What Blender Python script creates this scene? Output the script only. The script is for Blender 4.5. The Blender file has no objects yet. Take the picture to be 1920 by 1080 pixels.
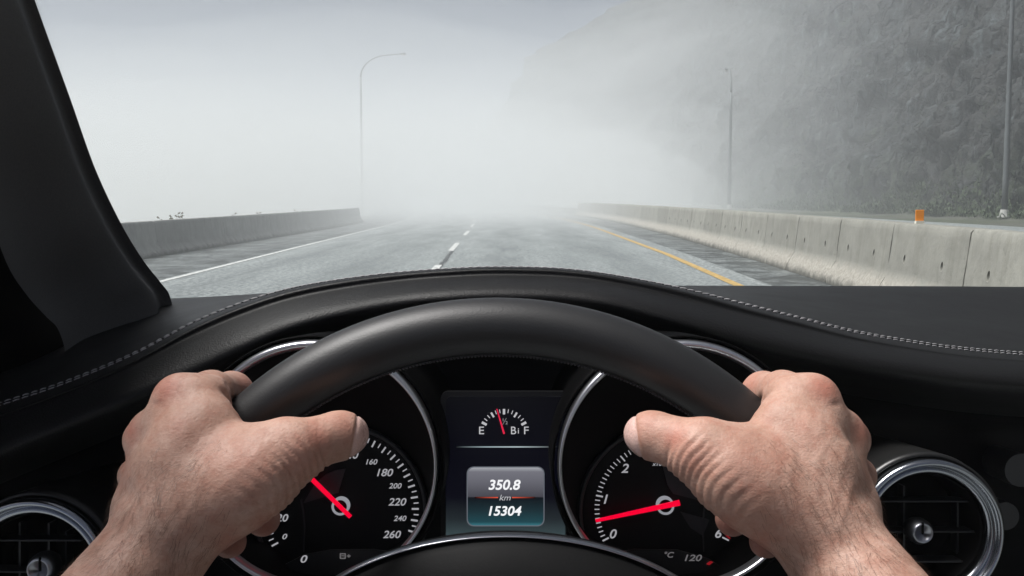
import bpy, bmesh, math, random
import numpy as np
from mathutils import Vector, Matrix, Euler, noise as mnoise
random.seed(7); RNG = np.random.default_rng(7)
R = math.radians
SC = bpy.context.scene
COL = SC.collection
# ------------------------------------------------------------------ camera
CAM_H = 1.15; PITCH = R(4.8); F = 2000.0
FW = np.array([0, math.cos(PITCH), -math.sin(PITCH)])
DN = np.array([0, -math.sin(PITCH), -math.cos(PITCH)])
CAMP = np.array([0, 0, CAM_H])
cd = bpy.data.cameras.new('camera'); cam = bpy.data.objects.new('camera', cd); COL.objects.link(cam)
cam.location = CAMP; cam.rotation_euler = (R(90) - PITCH, 0, 0)
cd.sensor_width = 36; cd.lens = 36 * F / 1920; cd.clip_start = 0.02; cd.clip_end = 3000
SC.camera = cam
# ------------------------------------------------------------------ light
SUN_EL = R(64); SUN_ROT = R(-95)
SKY_ST = 0.05; SUN_ST = 2.5; EXPO = 1.42; AIR = 0.12; DUST = 1.2; SUN_ANG = 30
HAZE_D = 0.0038; HAZE_G = 0.0; HAZE_TOP = 33.5; BANK_D = 0.052
HAZE_COL = (.86, .895, .93, 1)
w = bpy.data.worlds.new('World'); SC.world = w; w.use_nodes = True
nt = w.node_tree; bg = nt.nodes['Background']
sk = nt.nodes.new('ShaderNodeTexSky'); sk.sky_type = 'NISHITA'; sk.sun_disc = False
sk.sun_elevation = SUN_EL; sk.sun_rotation = SUN_ROT; sk.air_density = AIR; sk.dust_density = DUST; sk.ozone_density = 1.0
nt.links.new(sk.outputs[0], bg.inputs[0]); bg.inputs[1].default_value = SKY_ST
sl = bpy.data.lights.new('sun', 'SUN'); sl.energy = SUN_ST; sl.angle = R(SUN_ANG); sl.color = (1.0, 0.975, 0.95)
so = bpy.data.objects.new('sun', sl); COL.objects.link(so)
sd = Vector((math.sin(SUN_ROT) * math.cos(SUN_EL), math.cos(SUN_ROT) * math.cos(SUN_EL), math.sin(SUN_EL)))
so.rotation_euler = sd.to_track_quat('Z', 'Y').to_euler(); so.location = (0, 0, 30)
SC.view_settings.view_transform = 'Standard'; SC.view_settings.look = 'None'
SC.view_settings.exposure = EXPO; SC.view_settings.gamma = 1.0
SC.view_settings.use_curve_mapping = False
cy = SC.cycles
cy.max_bounces = 8; cy.diffuse_bounces = 3; cy.glossy_bounces = 4; cy.transmission_bounces = 6
cy.volume_bounces = 3; cy.transparent_max_bounces = 48; cy.use_denoising = True
cy.sample_clamp_indirect = 6.0; cy.volume_max_steps = 64

# ------------------------------------------------------------------ helpers
def P(px, py, d):
    """a point seen at photo pixel (px, py) at depth d metres"""
    return CAMP + np.array([1, 0, 0]) * ((px - 960) / F * d) + DN * ((py - 540) / F * d) + FW * d
def C2W(a):
    a = np.asarray(a, float)
    return CAMP + a[..., 0:1] * np.array([1., 0, 0]) + a[..., 1:2] * DN + a[..., 2:3] * FW
def G(px, py, z=0.0):
    v = P(px, py, 1.0) - CAMP
    return CAMP + v * ((z - CAM_H) / v[2])
ORG = {}
def setp(o, label=None, cat=None, group=None, kind=None):
    if label: o['label'] = label
    if cat: o['category'] = cat
    if group: o['group'] = group
    if kind: o['kind'] = kind
    return o
def empty(name, loc, parent=None, **k):
    o = bpy.data.objects.new(name, None); COL.objects.link(o); o.empty_display_size = .1
    loc = np.array(loc, float); ORG[o.name] = loc
    if parent: o.parent = parent; o.location = loc - ORG[parent.name]
    else: o.location = loc
    return setp(o, **k)
def mesh(name, verts, faces, mat, parent=None, smooth=True, origin=None, **k):
    v = np.asarray(verts, float).reshape(-1, 3)
    if origin is None: origin = (v.min(0) + v.max(0)) / 2
    origin = np.array(origin, float)
    me = bpy.data.meshes.new(name)
    me.from_pydata((v - origin).tolist(), [], [tuple(int(i) for i in f) for f in faces])
    me.update()
    if smooth: me.polygons.foreach_set('use_smooth', [True] * len(me.polygons))
    if mat: me.materials.append(mat)
    o = bpy.data.objects.new(name, me); COL.objects.link(o); ORG[o.name] = origin
    if parent: o.parent = parent; o.location = origin - ORG[parent.name]
    else: o.location = origin
    return setp(o, **k)
def sharp(o, ang=35):
    me = o.data; bm = bmesh.new(); bm.from_mesh(me)
    for e in bm.edges:
        e.smooth = not (len(e.link_faces) == 2 and e.calc_face_angle(0) > R(ang))
    for f in bm.faces: f.smooth = True
    bm.to_mesh(me); bm.free(); return o
def fixn(o):
    bm = bmesh.new(); bm.from_mesh(o.data); bmesh.ops.recalc_face_normals(bm, faces=bm.faces); bm.to_mesh(o.data); bm.free(); return o
class MB:
    def __init__(s): s.v = []; s.f = []
    def add(s, v, f):
        n = len(s.v); s.v += [tuple(map(float, p)) for p in v]; s.f += [tuple(i + n for i in q) for q in f]
    def box(s, c, sx, sy, sz, ax=None):
        A = np.eye(3) if ax is None else np.array(ax, float)
        c = np.array(c, float); v = []
        for z in (-1, 1):
            for y in (-1, 1):
                for x in (-1, 1): v.append(c + A[0] * x * sx / 2 + A[1] * y * sy / 2 + A[2] * z * sz / 2)
        s.add(v, [(0, 2, 3, 1), (4, 5, 7, 6), (0, 1, 5, 4), (2, 6, 7, 3), (0, 4, 6, 2), (1, 3, 7, 5)])
    def tube(s, pts, rad, n=10, closed=False, cap=True):
        pts = [np.array(p, float) for p in pts]; m = len(pts)
        rad = rad if hasattr(rad, '__len__') else [rad] * m
        V = []; prev = None
        for i, p in enumerate(pts):
            a = pts[(i - 1) % m] if (closed or i) else p
            b = pts[(i + 1) % m] if (closed or i < m - 1) else p
            t = b - a; t /= np.linalg.norm(t) + 1e-12
            u = prev - t * prev.dot(t) if prev is not None else np.cross(t, [0.31, 0.2, 0.93])
            if np.linalg.norm(u) < 1e-6: u = np.cross(t, [1, 0, 0])
            u /= np.linalg.norm(u); prev = u; wv = np.cross(t, u)
            rr = rad[i] if hasattr(rad[i], '__len__') else (rad[i], rad[i])
            for k in range(n):
                th = 2 * math.pi * k / n; V.append(p + u * math.cos(th) * rr[0] + wv * math.sin(th) * rr[1])
        Fc = []
        for i in range(m if closed else m - 1):
            for k in range(n):
                a = i * n + k; b = i * n + (k + 1) % n; c = ((i + 1) % m) * n + (k + 1) % n; d = ((i + 1) % m) * n + k
                Fc.append((a, b, c, d))
        if not closed and cap: Fc += [tuple(range(n))[::-1], tuple(range((m - 1) * n, m * n))]
        s.add(V, Fc)
    def build(s, name, mat, parent=None, smooth=True, **k): return mesh(name, s.v, s.f, mat, parent, smooth, **k)
def crom(pts, n):
    """Catmull-Rom through pts resampled evenly by arc length to n points"""
    p = np.asarray(pts, float); q = np.vstack([2 * p[0] - p[1], p, 2 * p[-1] - p[-2]]); out = []
    for i in range(len(p) - 1):
        a, b, c, d = q[i:i + 4]
        for t in np.linspace(0, 1, 24, endpoint=False):
            out.append(.5 * ((2 * b) + (c - a) * t + (2 * a - 5 * b + 4 * c - d) * t * t + (3 * b - a - 3 * c + d) * t ** 3))
    out.append(p[-1]); out = np.array(out)
    s = np.r_[0, np.cumsum(np.linalg.norm(np.diff(out, axis=0), axis=1))]
    u = np.linspace(0, s[-1], n)
    return np.stack([np.interp(u, s, out[:, k]) for k in range(out.shape[1])], 1)
def crom_u(pts, n):
    """the same but evenly by parameter (keeps rows in step)"""
    p = np.asarray(pts, float); q = np.vstack([2 * p[0] - p[1], p, 2 * p[-1] - p[-2]]); out = []
    m = len(p) - 1
    for u in np.linspace(0, m, n):
        i = min(int(u), m - 1); t = u - i; a, b, c, d = q[i:i + 4]
        out.append(.5 * ((2 * b) + (c - a) * t + (2 * a - 5 * b + 4 * c - d) * t * t + (3 * b - a - 3 * c + d) * t ** 3))
    return np.array(out)
def grid_faces(n, m):
    return [(i * m + j, i * m + j + 1, (i + 1) * m + j + 1, (i + 1) * m + j) for i in range(n - 1) for j in range(m - 1)]
def loft(rows, ncol, nrow):
    """rows: 3-D control rows; gives an (nrow, ncol, 3) grid"""
    a = np.array([crom_u(r, ncol) for r in rows])
    return np.stack([crom_u(a[:, j], nrow) for j in range(ncol)], 1)

# ------------------------------------------------------------------ materials
class NT:
    def __init__(s, name):
        s.m = bpy.data.materials.new(name); s.m.use_nodes = True; s.t = s.m.node_tree
        s.b = s.t.nodes['Principled BSDF']; s.o = s.t.nodes['Material Output']
    def n(s, typ, **k):
        x = s.t.nodes.new('ShaderNode' + typ)
        for a, b in k.items():
            if a[0] == '_': setattr(x, a[1:], b)
            else:
                key = int(a[1:]) if a[0] == 'i' and a[1:].isdigit() else a.replace('_', ' ')
                x.inputs[key].default_value = b
        return x
    def l(s, a, b): s.t.links.new(a, b)
    def coord(s, kind='Object', scale=(1, 1, 1)):
        c = s.n('TexCoord'); m = s.n('Mapping'); m.inputs['Scale'].default_value = scale
        s.l(c.outputs[kind], m.inputs[0]); return m.outputs[0]
    def noise(s, vec, scale, detail=4, rough=.55, dist=0):
        x = s.n('TexNoise', Scale=scale, Detail=detail, Roughness=rough, Distortion=dist); s.l(vec, x.inputs['Vector']); return x.outputs[0]
    def ramp(s, fac, stops):
        r = s.n('ValToRGB'); s.l(fac, r.inputs[0]); el = r.color_ramp.elements
        while len(el) < len(stops): el.new(.5)
        for e, (p, c) in zip(el, stops):
            e.position = p; e.color = (c, c, c, 1) if not hasattr(c, '__len__') else (*c, 1)
        return r.outputs[0]
    def mix(s, fac, a, b, mode='MIX'):
        x = s.n('Mix', _data_type='RGBA', _blend_type=mode)
        for i, v in ((0, fac), (6, a), (7, b)):
            if hasattr(v, 'is_output'): s.l(v, x.inputs[i])
            elif i == 0: x.inputs[0].default_value = v
            else: x.inputs[i].default_value = (*v, 1)
        return x.outputs[2]
    def math(s, op, a, b=None, clamp=False):
        x = s.n('Math', _operation=op, _use_clamp=clamp)
        for i, v in ((0, a), (1, b)):
            if v is None: continue
            if hasattr(v, 'is_output'): s.l(v, x.inputs[i])
            else: x.inputs[i].default_value = v
        return x.outputs[0]
    def bump(s, h, strength=.3, dist=.01, chain=None):
        x = s.n('Bump', Strength=strength, Distance=dist); s.l(h, x.inputs['Height'])
        if chain: s.l(chain, x.inputs['Normal'])
        return x.outputs[0]
    def set(s, col=None, rough=None, metal=None, spec=None, nrm=None, **k):
        for key, v in (('Base Color', col), ('Roughness', rough), ('Metallic', metal), ('Specular IOR Level', spec), ('Normal', nrm), *[(a.replace('_', ' '), b) for a, b in k.items()]):
            if v is None: continue
            if hasattr(v, 'is_output'): s.l(v, s.b.inputs[key])
            elif key in ('Base Color', 'Emission Color'): s.b.inputs[key].default_value = (*v, 1)
            else: s.b.inputs[key].default_value = v
        return s.m
ES = 2 ** -EXPO      # lit prints and screens are set for the chosen exposure
def plain(name, col, rough=.5, metal=0, spec=.5, grain=None):
    t = NT(name); t.set(col, rough, metal, spec)
    if grain:
        h = t.noise(t.coord(), grain[0], 3); t.set(nrm=t.bump(h, grain[1], grain[2]))
        t.set(col=t.mix(h, tuple(c * .8 for c in col), tuple(c * 1.2 for c in col)))
    return t.m
def emis(name, col, st):
    t = NT(name); t.set((.0, .0, .0), .4, spec=.2, Emission_Color=col, Emission_Strength=st * ES); return t.m
# ------------------------------------------------------------------ setting: haze, ground, roads
def curve_off(y):
    return np.where(np.asarray(y) > 38, -0.0011 * (np.minimum(np.asarray(y), 140) - 38.) ** 2, 0.) - np.maximum(np.asarray(y) - 140, 0) * .22
XY = lambda pts: (lambda y: np.interp(y, [p[0] for p in pts], [p[1] for p in pts]) + curve_off(y))
x_left = XY([(0, -4.75), (14, -4.85), (25, -5.05), (40, -5.25), (400, -5.3)])
x_dash = XY([(0, -1.1), (18, -1.26), (25, -1.37), (36, -1.52), (45, -1.62), (400, -1.7)])
x_yel = XY([(0, 2.75), (14, 2.99), (22, 3.2), (45, 3.3), (400, 3.3)])
x_bar = XY([(0, 2.95), (7, 3.62), (10.5, 3.98), (14.5, 4.28), (20, 4.52), (30, 4.85), (42, 5.0), (60, 5.35), (400, 5.4)])
x_lbar = XY([(0, -7.1), (20, -7.0), (34, -6.95), (400, -6.9)])
YS = np.concatenate([np.arange(-66, -12, 9.), np.arange(-12, 60, 1.0), np.arange(60, 150, 3.), np.arange(150, 520, 15.)])

def asphalt(name, shoulder):
    t = NT(name); uv = t.coord('UV'); ob = t.coord('Object')
    sep = t.n('SeparateXYZ'); t.l(uv, sep.inputs[0]); lat = sep.outputs[0]
    fine = t.noise(ob, 60, 3, .7); coarse = t.noise(ob, 13, 3, .8); agg = t.n('TexVoronoi', Scale=42.0); t.l(ob, agg.inputs['Vector'])
    mp = t.n('Mapping'); mp.inputs['Scale'].default_value = (1.0, .12, 1); t.l(uv, mp.inputs[0])
    streak = t.noise(mp.outputs[0], 1.6, 5, .6)
    big = t.noise(ob, .35, 4, .6)
    c = t.ramp(fine, [(.3, (.135, .15, .15)), (.55, (.2, .22, .22)), (.75, (.3, .325, .325))])
    c = t.mix(t.ramp(agg.outputs['Distance'], [(0, .55), (.5, 0)]), c, (.42, .44, .44))
    c = t.mix(t.ramp(coarse, [(.40, .9), (.50, 0)]), c, (.06, .068, .07)); c = t.mix(t.ramp(coarse, [(.50, 0), (.60, .9)]), c, (.46, .49, .49))
    c = t.mix(t.ramp(streak, [(.35, 0), (.65, .55)]), c, (.12, .135, .14))
    c = t.mix(t.ramp(big, [(.45, 0), (.7, .4)]), c, (.26, .28, .28))
    trk = t.ramp(t.math('MULTIPLY', t.math('ADD', lat, 6.), .1), [(.13, 0), (.19, .42), (.25, .05), (.37, .42), (.44, 0), (.52, .05), (.58, .45), (.66, .05), (.79, .45), (.87, 0)])
    c = t.mix(t.math('MULTIPLY', trk, t.math('ADD', streak, .3)), c, (.075, .085, .088))   # wheel tracks worn darker
    if shoulder:   # grimy, patched shoulder
        n2 = t.noise(ob, 1.6, 6, .65, .6)
        c = t.mix(t.ramp(n2, [(.42, .92), (.6, .35)]), c, (.028, .032, .031))
        cr = t.n('TexVoronoi', Scale=.55, _feature='DISTANCE_TO_EDGE'); mm = t.n('Mapping'); mm.inputs['Scale'].default_value = (1.2, .45, 1)
        nz = t.n('TexNoise', Scale=1.2, Detail=5); t.l(ob, nz.inputs['Vector']); ad = t.n('VectorMath', _operation='ADD'); t.l(ob, ad.inputs[0]); t.l(nz.outputs[1], ad.inputs[1])
        t.l(ad.outputs[0], mm.inputs[0]); t.l(mm.outputs[0], cr.inputs['Vector'])
        c = t.mix(t.ramp(cr.outputs[0], [(0, .9), (.03, 0)]), c, (.02, .022, .022))
    ro = t.ramp(streak, [(.3, .38), (.7, .62)])
    return t.set(c, ro, spec=.5, nrm=t.bump(t.math('ADD', fine, agg.outputs['Distance']), .5, .006))
M_road = asphalt('worn_asphalt', False); M_shoulder = asphalt('grimy_asphalt', True)
def strip(name, fa, fb, z, mat, ys=YS, nx=6, **k):
    V = []; UV = []
    for y in ys:
        a, b = float(fa(y)), float(fb(y)); off = float(curve_off(y))
        for i in range(nx + 1):
            x = a + (b - a) * i / nx; V.append((x, y, z)); UV.append((x - off, y))
    o = mesh(name, V, grid_faces(len(ys), nx + 1), mat, smooth=False, origin=(0, 0, 0), **k)
    if sum(p.normal.z for p in o.data.polygons) < 0: o.data.flip_normals()
    l = o.data.uv_layers.new(name='UVMap')
    for lp in o.data.loops: l.data[lp.index].uv = UV[lp.vertex_index]
    return o
# terrain sheet: falls away on the left (sea side), carries the raised far carriageway on the right
def terr_z(u):   # u = lateral distance in road coordinates
    return np.interp(u, [-60, -30, -9.5, -8.2, 5.6, 5.75, 16, 17.5, 20, 60], [-9, -7.5, -.6, -.03, -.03, .45, .45, .7, .9, 1.2])
tm = NT('rough_ground'); ob = tm.coord()
g1 = tm.noise(ob, 2.2, 6, .65); g2 = tm.noise(ob, .3, 4)
c = tm.ramp(g1, [(.35, (.035, .04, .03)), (.6, (.09, .09, .075)), (.8, (.16, .155, .14))])
c = tm.mix(tm.ramp(g2, [(.4, 0), (.6, .7)]), c, (.045, .06, .03)); M_ground = tm.set(c, .9, nrm=tm.bump(g1, .8, .08))
us = np.array([-320, -120, -60, -30, -15, -9.5, -8.2, 0, 5.6, 5.75, 8, 10, 12, 14, 16, 17.5, 20, 60, 250.])
V = []
for y in YS:
    for u in us: V.append((u + float(curve_off(y)), y, float(terr_z(u)) + (0 if -8.3 < u < 16 else .12 * mnoise.noise(Vector((u * .4, y * .4, 0))))))
o = mesh('ground', V, grid_faces(len(YS), len(us)), M_ground, smooth=False, origin=(0, 0, 0), kind='structure')
if sum(p.normal.z for p in o.data.polygons) < 0: o.data.flip_normals()
strip('road', lambda y: x_left(y) - .12, lambda y: x_yel(y) + .45, 0.0, M_road, kind='structure')
strip('road_shoulder', lambda y: x_left(y) - 3.2, lambda y: x_left(y) - .12, 0.0, M_shoulder, kind='structure')
strip('road_shoulder', lambda y: x_yel(y) + .45, lambda y: 5.6 + curve_off(y), 0.0, M_shoulder, kind='structure')
strip('opposite_road', lambda y: 5.9 + curve_off(y), lambda y: 12.4 + curve_off(y), .458, M_road, kind='structure')
def paint(name, col):
    t = NT(name); ob = t.coord(); n = t.noise(ob, 9, 6, .7)
    return t.set(t.mix(t.ramp(n, [(.42, .1), (.6, .85)]), col, tuple(x * .45 for x in col)), .6, nrm=t.bump(n, .3, .004))
M_white = paint('worn_white_paint', (.66, .67, .66)); M_yellow = paint('worn_yellow_paint', (.54, .36, .12))
strip('road_line', lambda y: x_left(y) - .05, lambda y: x_left(y) + .05, .006, M_white, nx=1, kind='structure')
strip('road_line', lambda y: x_yel(y) - .07, lambda y: x_yel(y) + .07, .006, M_yellow, nx=1, kind='structure')
strip('road_line', lambda y: 9.6 + curve_off(y), lambda y: 9.78 + curve_off(y), .466, M_white, nx=1, kind='structure')
for k, (a, b) in enumerate([(16.2, 18.4), (23.4, 27.6), (33.4, 37.8), (43.4, 47.8), (53.4, 57.8)] + [(63.4 + 10 * i, 67.8 + 10 * i) for i in range(6)]):
    strip('lane_dash', lambda y: x_dash(y) - .06, lambda y: x_dash(y) + .06, .006, M_white, ys=np.linspace(a, b, 5), nx=1, kind='structure')
# tar seam between the first two lane dashes
tt = MB()
sp = [(x_dash(y) + .05 * mnoise.noise(Vector((y * 1.3, 2, 0))) + .04, y) for y in np.linspace(10, 23.2, 40)]
V = []
for i, (x, y) in enumerate(sp):
    wd = .035 + .03 * abs(mnoise.noise(Vector((y * 2, 5, 0)))); V += [(x - wd, y, .004), (x + wd, y, .004)]
mesh('tar_seam', V, grid_faces(len(sp), 2), plain('tar', (.03, .032, .032), .4), smooth=False, kind='structure')

# haze
hv = NT('haze_air'); hv.t.nodes.remove(hv.b)
pv = hv.n('VolumePrincipled'); pv.inputs['Density'].default_value = HAZE_D; pv.inputs['Color'].default_value = HAZE_COL; pv.inputs['Anisotropy'].default_value = HAZE_G
hv.l(pv.outputs[0], hv.o.inputs['Volume'])
mb = MB(); mb.box((0, 250, (HAZE_TOP - 10.5) / 2), 700, 560, HAZE_TOP + 10.5); mb.build('haze', hv.m, smooth=False, kind='stuff')

# fog bank lying on the road ahead: a low lumpy body of thick mist with a slanting front
def fog_bank(start, rise, top, dens, seed):
    xs = np.concatenate([np.arange(-330, -60, 15.), np.arange(-60, 40, 3.), np.arange(40, 331, 15.)]); ss = np.concatenate([np.arange(0, 60, 3.), np.arange(60, 400, 12.)])
    V = []; T = []; sp_ = np.interp(start, [19, 47], [.55, 1.35])
    for x in xs:
        f = start + float(np.interp(x, [-330, -60, -8, 5, 17, 60, 330], [-18, -14, -13, 4, 28 * sp_, 55 * sp_, 80 * sp_])) + 3.5 * mnoise.noise(Vector((x * .09, 0, seed)))
        for s in ss:
            y = f + s; H = top + float(np.interp(x, [-20, 4, 17, 40], [0, 2.0, 8, 11] if top > 12 else [0, .5, 2, 3]))
            h = H * (1 - math.exp(-s / rise)) + 2.0 * mnoise.noise(Vector((x * .06, y * .05, seed + 1))) * min(1, s / 10) + .7 * mnoise.noise(Vector((x * .2, y * .16, seed + 5))) * min(1, s / 10)
            T.append((x, y, h - .9))
    nx, ns = len(xs), len(ss); n = nx * ns; V = T + [(x, y, -9.8) for x, y, z in T]
    Fc = grid_faces(nx, ns); Fb = [tuple(i + n for i in f[::-1]) for f in Fc]
    rim = [(0, j) for j in range(ns)] + [(i, ns - 1) for i in range(1, nx)] + [(nx - 1, j) for j in range(ns - 2, -1, -1)] + [(i, 0) for i in range(nx - 2, 0, -1)]
    ri = [i * ns + j for i, j in rim]; m = len(ri); Fs = [(ri[k], ri[k] + n, ri[(k + 1) % m] + n, ri[(k + 1) % m]) for k in range(m)]
    t = NT('bank_mist'); t.t.nodes.remove(t.b); v = t.n('VolumePrincipled'); v.inputs['Density'].default_value = dens; v.inputs['Color'].default_value = (.955, .972, .982, 1); v.inputs['Anisotropy'].default_value = 0
    t.l(v.outputs[0], t.o.inputs['Volume']); o = mesh('fog_bank', V, Fc + Fb + Fs, t.m, kind='stuff', origin=(0, 0, 0)); fixn(o)
for start, rise, top, dens, seed in ((19, 34, 18, .09, 2.), (24, 30, 13.5, .12, 13.), (29, 27, 10.5, .15, 31.), (35, 22, 8.5, .18, 41.), (41, 20, 7, .21, 53.), (47, 16, 4, .28, 77.)):
    fog_bank(start, rise, top, BANK_D * dens, seed)

# ------------------------------------------------------------------ rock slope
def ridged(p, o):
    s = 0; a = .5
    for i in range(o):
        s += a * (1 - abs(mnoise.noise(p)) * 2); p = p * 2.1 + Vector((3.1, 1.7, 9.2)); a *= .5
    return s
def build_cliff():
    ys = np.concatenate([np.arange(-60, -6, 6.), np.arange(-6, 22, 1.5), np.arange(22, 62, .16), np.arange(62, 120, .45), np.arange(120, 240, 4)])
    ts = np.concatenate([np.arange(0, 9, .16), np.arange(9, 17.6, .3), np.arange(17.9, 36.5, .9)])
    V = []
    for y in ys:
        off = float(curve_off(y))
        for t in ts:
            x = 17.2 + off + t * .42 + (min(t, 22) / 15) ** 2 * 1.6; z = .55 + t * .86
            q = Vector((x * .12, y * .12, z * .12))
            d = 1.6 * (ridged(q, 3) - .5) + .9 * mnoise.noise(q * 2.3 + Vector((7, 0, 0)))
            # slanted strata: stretched noise along a dipping direction
            s1 = Vector(((y * .8 + z * .5) * .9, (y * -.35 + z * .8) * .28, x * .3))
            d += .8 * ridged(s1, 4) + .4 * ridged(s1 * 3.1, 3) + .22 * ridged(q * 11, 2)
            vor = mnoise.voronoi(Vector((x * .5, y * .75 + z * .35, z * .5)))[0]; d += .8 * (vor[1] - vor[0])
            fade = min(1, t / 1.2)
            V.append((x - d * (.45 + .55 * fade) + .6, y, z + .25 * d * fade))
    t = NT('rock_face'); ob = t.coord()
    mp = t.n('Mapping'); mp.inputs['Rotation'].default_value = (R(35), 0, 0); mp.inputs['Scale'].default_value = (1, 1, .35); t.l(ob, mp.inputs[0])
    n1 = t.noise(mp.outputs[0], 1.3, 9, .72, .15); n2 = t.noise(ob, .22, 5, .6); n3 = t.noise(ob, 5, 6, .7)
    c = t.ramp(n1, [(.3, (.006, .008, .009)), (.46, (.018, .022, .023)), (.56, (.036, .044, .047)), (.68, (.13, .155, .162))])
    c = t.mix(t.ramp(n2, [(.45, 0), (.65, .6)]), c, (.055, .05, .048))
    geo = t.n('NewGeometry'); sp = t.n('SeparateXYZ'); t.l(geo.outputs['Position'], sp.inputs[0])
    low = t.math('SUBTRACT', 1.0, t.math('MULTIPLY', t.math('SUBTRACT', sp.outputs[2], .8), .33), True)
    gfac = t.math('MULTIPLY', low, t.ramp(t.noise(ob, .6, 6, .65), [(.4, 0), (.52, 1)]))
    c = t.mix(t.math('ADD', gfac, t.ramp(t.noise(ob, .35, 6, .7), [(.58, 0), (.66, .6)]), True), c, (.035, .052, .022))
    vr = t.n('TexVoronoi', Scale=1.1, _feature='DISTANCE_TO_EDGE'); wp = t.n('VectorMath', _operation='ADD'); wn = t.n('TexNoise', Scale=1.5, Detail=6); t.l(mp.outputs[0], wn.inputs['Vector']); t.l(wn.outputs[1], wp.inputs[0]); t.l(mp.outputs[0], wp.inputs[1]); t.l(wp.outputs[0], vr.inputs['Vector'])
    c = t.mix(t.ramp(vr.outputs[0], [(0, .85), (.09, 0)]), c, (.008, .009, .010))
    h = t.math('ADD', t.math('ADD', n1, t.math('MULTIPLY', n3, .5)), t.ramp(vr.outputs[0], [(0, 0), (.12, .6)]))
    m = t.set(c, .85, nrm=t.bump(h, 1.0, .6))
    o = mesh('rock_slope', V, grid_faces(len(ys), len(ts)), m, origin=(18, 60, 0), label='steep grey rock slope rising beyond the concrete barriers', kind='structure')
    if sum(p.normal.x for p in o.data.polygons) > 0: o.data.flip_normals()
    # low scrub at the foot of the rock and on its ledges
    mb = MB(); rr = random.Random(3)
    for _ in range(3800):
        y = rr.uniform(24, 75); clump = mnoise.noise(Vector((y * .35, 0, 0)))
        if clump < rr.uniform(-.5, .35): continue
        x = 16.1 + rr.random() ** 1.5 * 1.9 + float(curve_off(y)); z = .5 + max(0, x - 16.6 - float(curve_off(y))) * .9
        s = rr.uniform(.10, .26) * (1 + max(0, clump))
        for k in range(11):
            a = rr.uniform(0, 6.28); e = rr.uniform(.3, 1.3); L = s * rr.uniform(.5, 1.2)
            d = np.array([math.cos(a) * math.cos(e), math.sin(a) * math.cos(e), math.sin(e)]) * L
            q = np.array([-math.sin(a), math.cos(a), 0]) * L * .13; b = np.array([x + rr.uniform(-.2, .2), y + rr.uniform(-.2, .2), z - .04 + rr.random() * s])
            mb.add([b, b + d * .6 + q, b + d, b + d * .6 - q], [(0, 1, 2, 3)])
    mb.build('scrub', plain('scrub_leaf', (.032, .05, .02), .8), smooth=False, kind='stuff')
build_cliff()

# ------------------------------------------------------------------ concrete barriers
def concrete(name, tone, bleach=1.0):
    t = NT(name); ob = t.coord(); oi = t.n('ObjectInfo')
    va = t.n('VectorMath', _operation='ADD'); t.l(ob, va.inputs[0]); cx = t.n('CombineXYZ'); t.l(t.math('MULTIPLY', oi.outputs['Random'], 40.), cx.inputs[1]); t.l(cx.outputs[0], va.inputs[1])
    v = va.outputs[0]
    n1 = t.noise(v, 3.5, 7, .65); n2 = t.noise(v, 22, 4, .7)
    mp = t.n('Mapping'); mp.inputs['Scale'].default_value = (1, 3.2, .35); t.l(v, mp.inputs[0]); st = t.noise(mp.outputs[0], 1.6, 6, .65)
    base = t.mix(oi.outputs['Random'], tuple(c * .86 for c in tone), tuple(c * 1.12 for c in tone))
    c = t.mix(t.ramp(n1, [(.35, .6), (.65, 0)]), base, tuple(x * .62 for x in tone))
    c = t.mix(t.ramp(st, [(.5, 0), (.72, .55)]), c, (tone[0] * .5, tone[1] * .49, tone[2] * .44))
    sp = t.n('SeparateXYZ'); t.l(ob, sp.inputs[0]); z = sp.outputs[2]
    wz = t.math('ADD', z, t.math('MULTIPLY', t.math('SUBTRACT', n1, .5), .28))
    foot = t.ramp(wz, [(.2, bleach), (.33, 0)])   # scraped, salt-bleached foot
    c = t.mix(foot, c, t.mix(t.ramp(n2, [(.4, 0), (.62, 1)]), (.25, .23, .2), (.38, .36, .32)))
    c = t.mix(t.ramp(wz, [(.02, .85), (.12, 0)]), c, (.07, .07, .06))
    c = t.mix(t.ramp(n2, [(.3, .5), (.4, 0)]), c, (.1, .1, .09))
    pit = t.math('ADD', t.math('MULTIPLY', n1, t.math('ADD', foot, .25)), t.math('MULTIPLY', n2, .25))
    return t.set(c, .85, nrm=t.bump(pit, .7, .03))
M_conc = concrete('grey_concrete', (.275, .27, .24)); M_conc2 = concrete('dark_concrete', (.34, .345, .34), .1)
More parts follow.
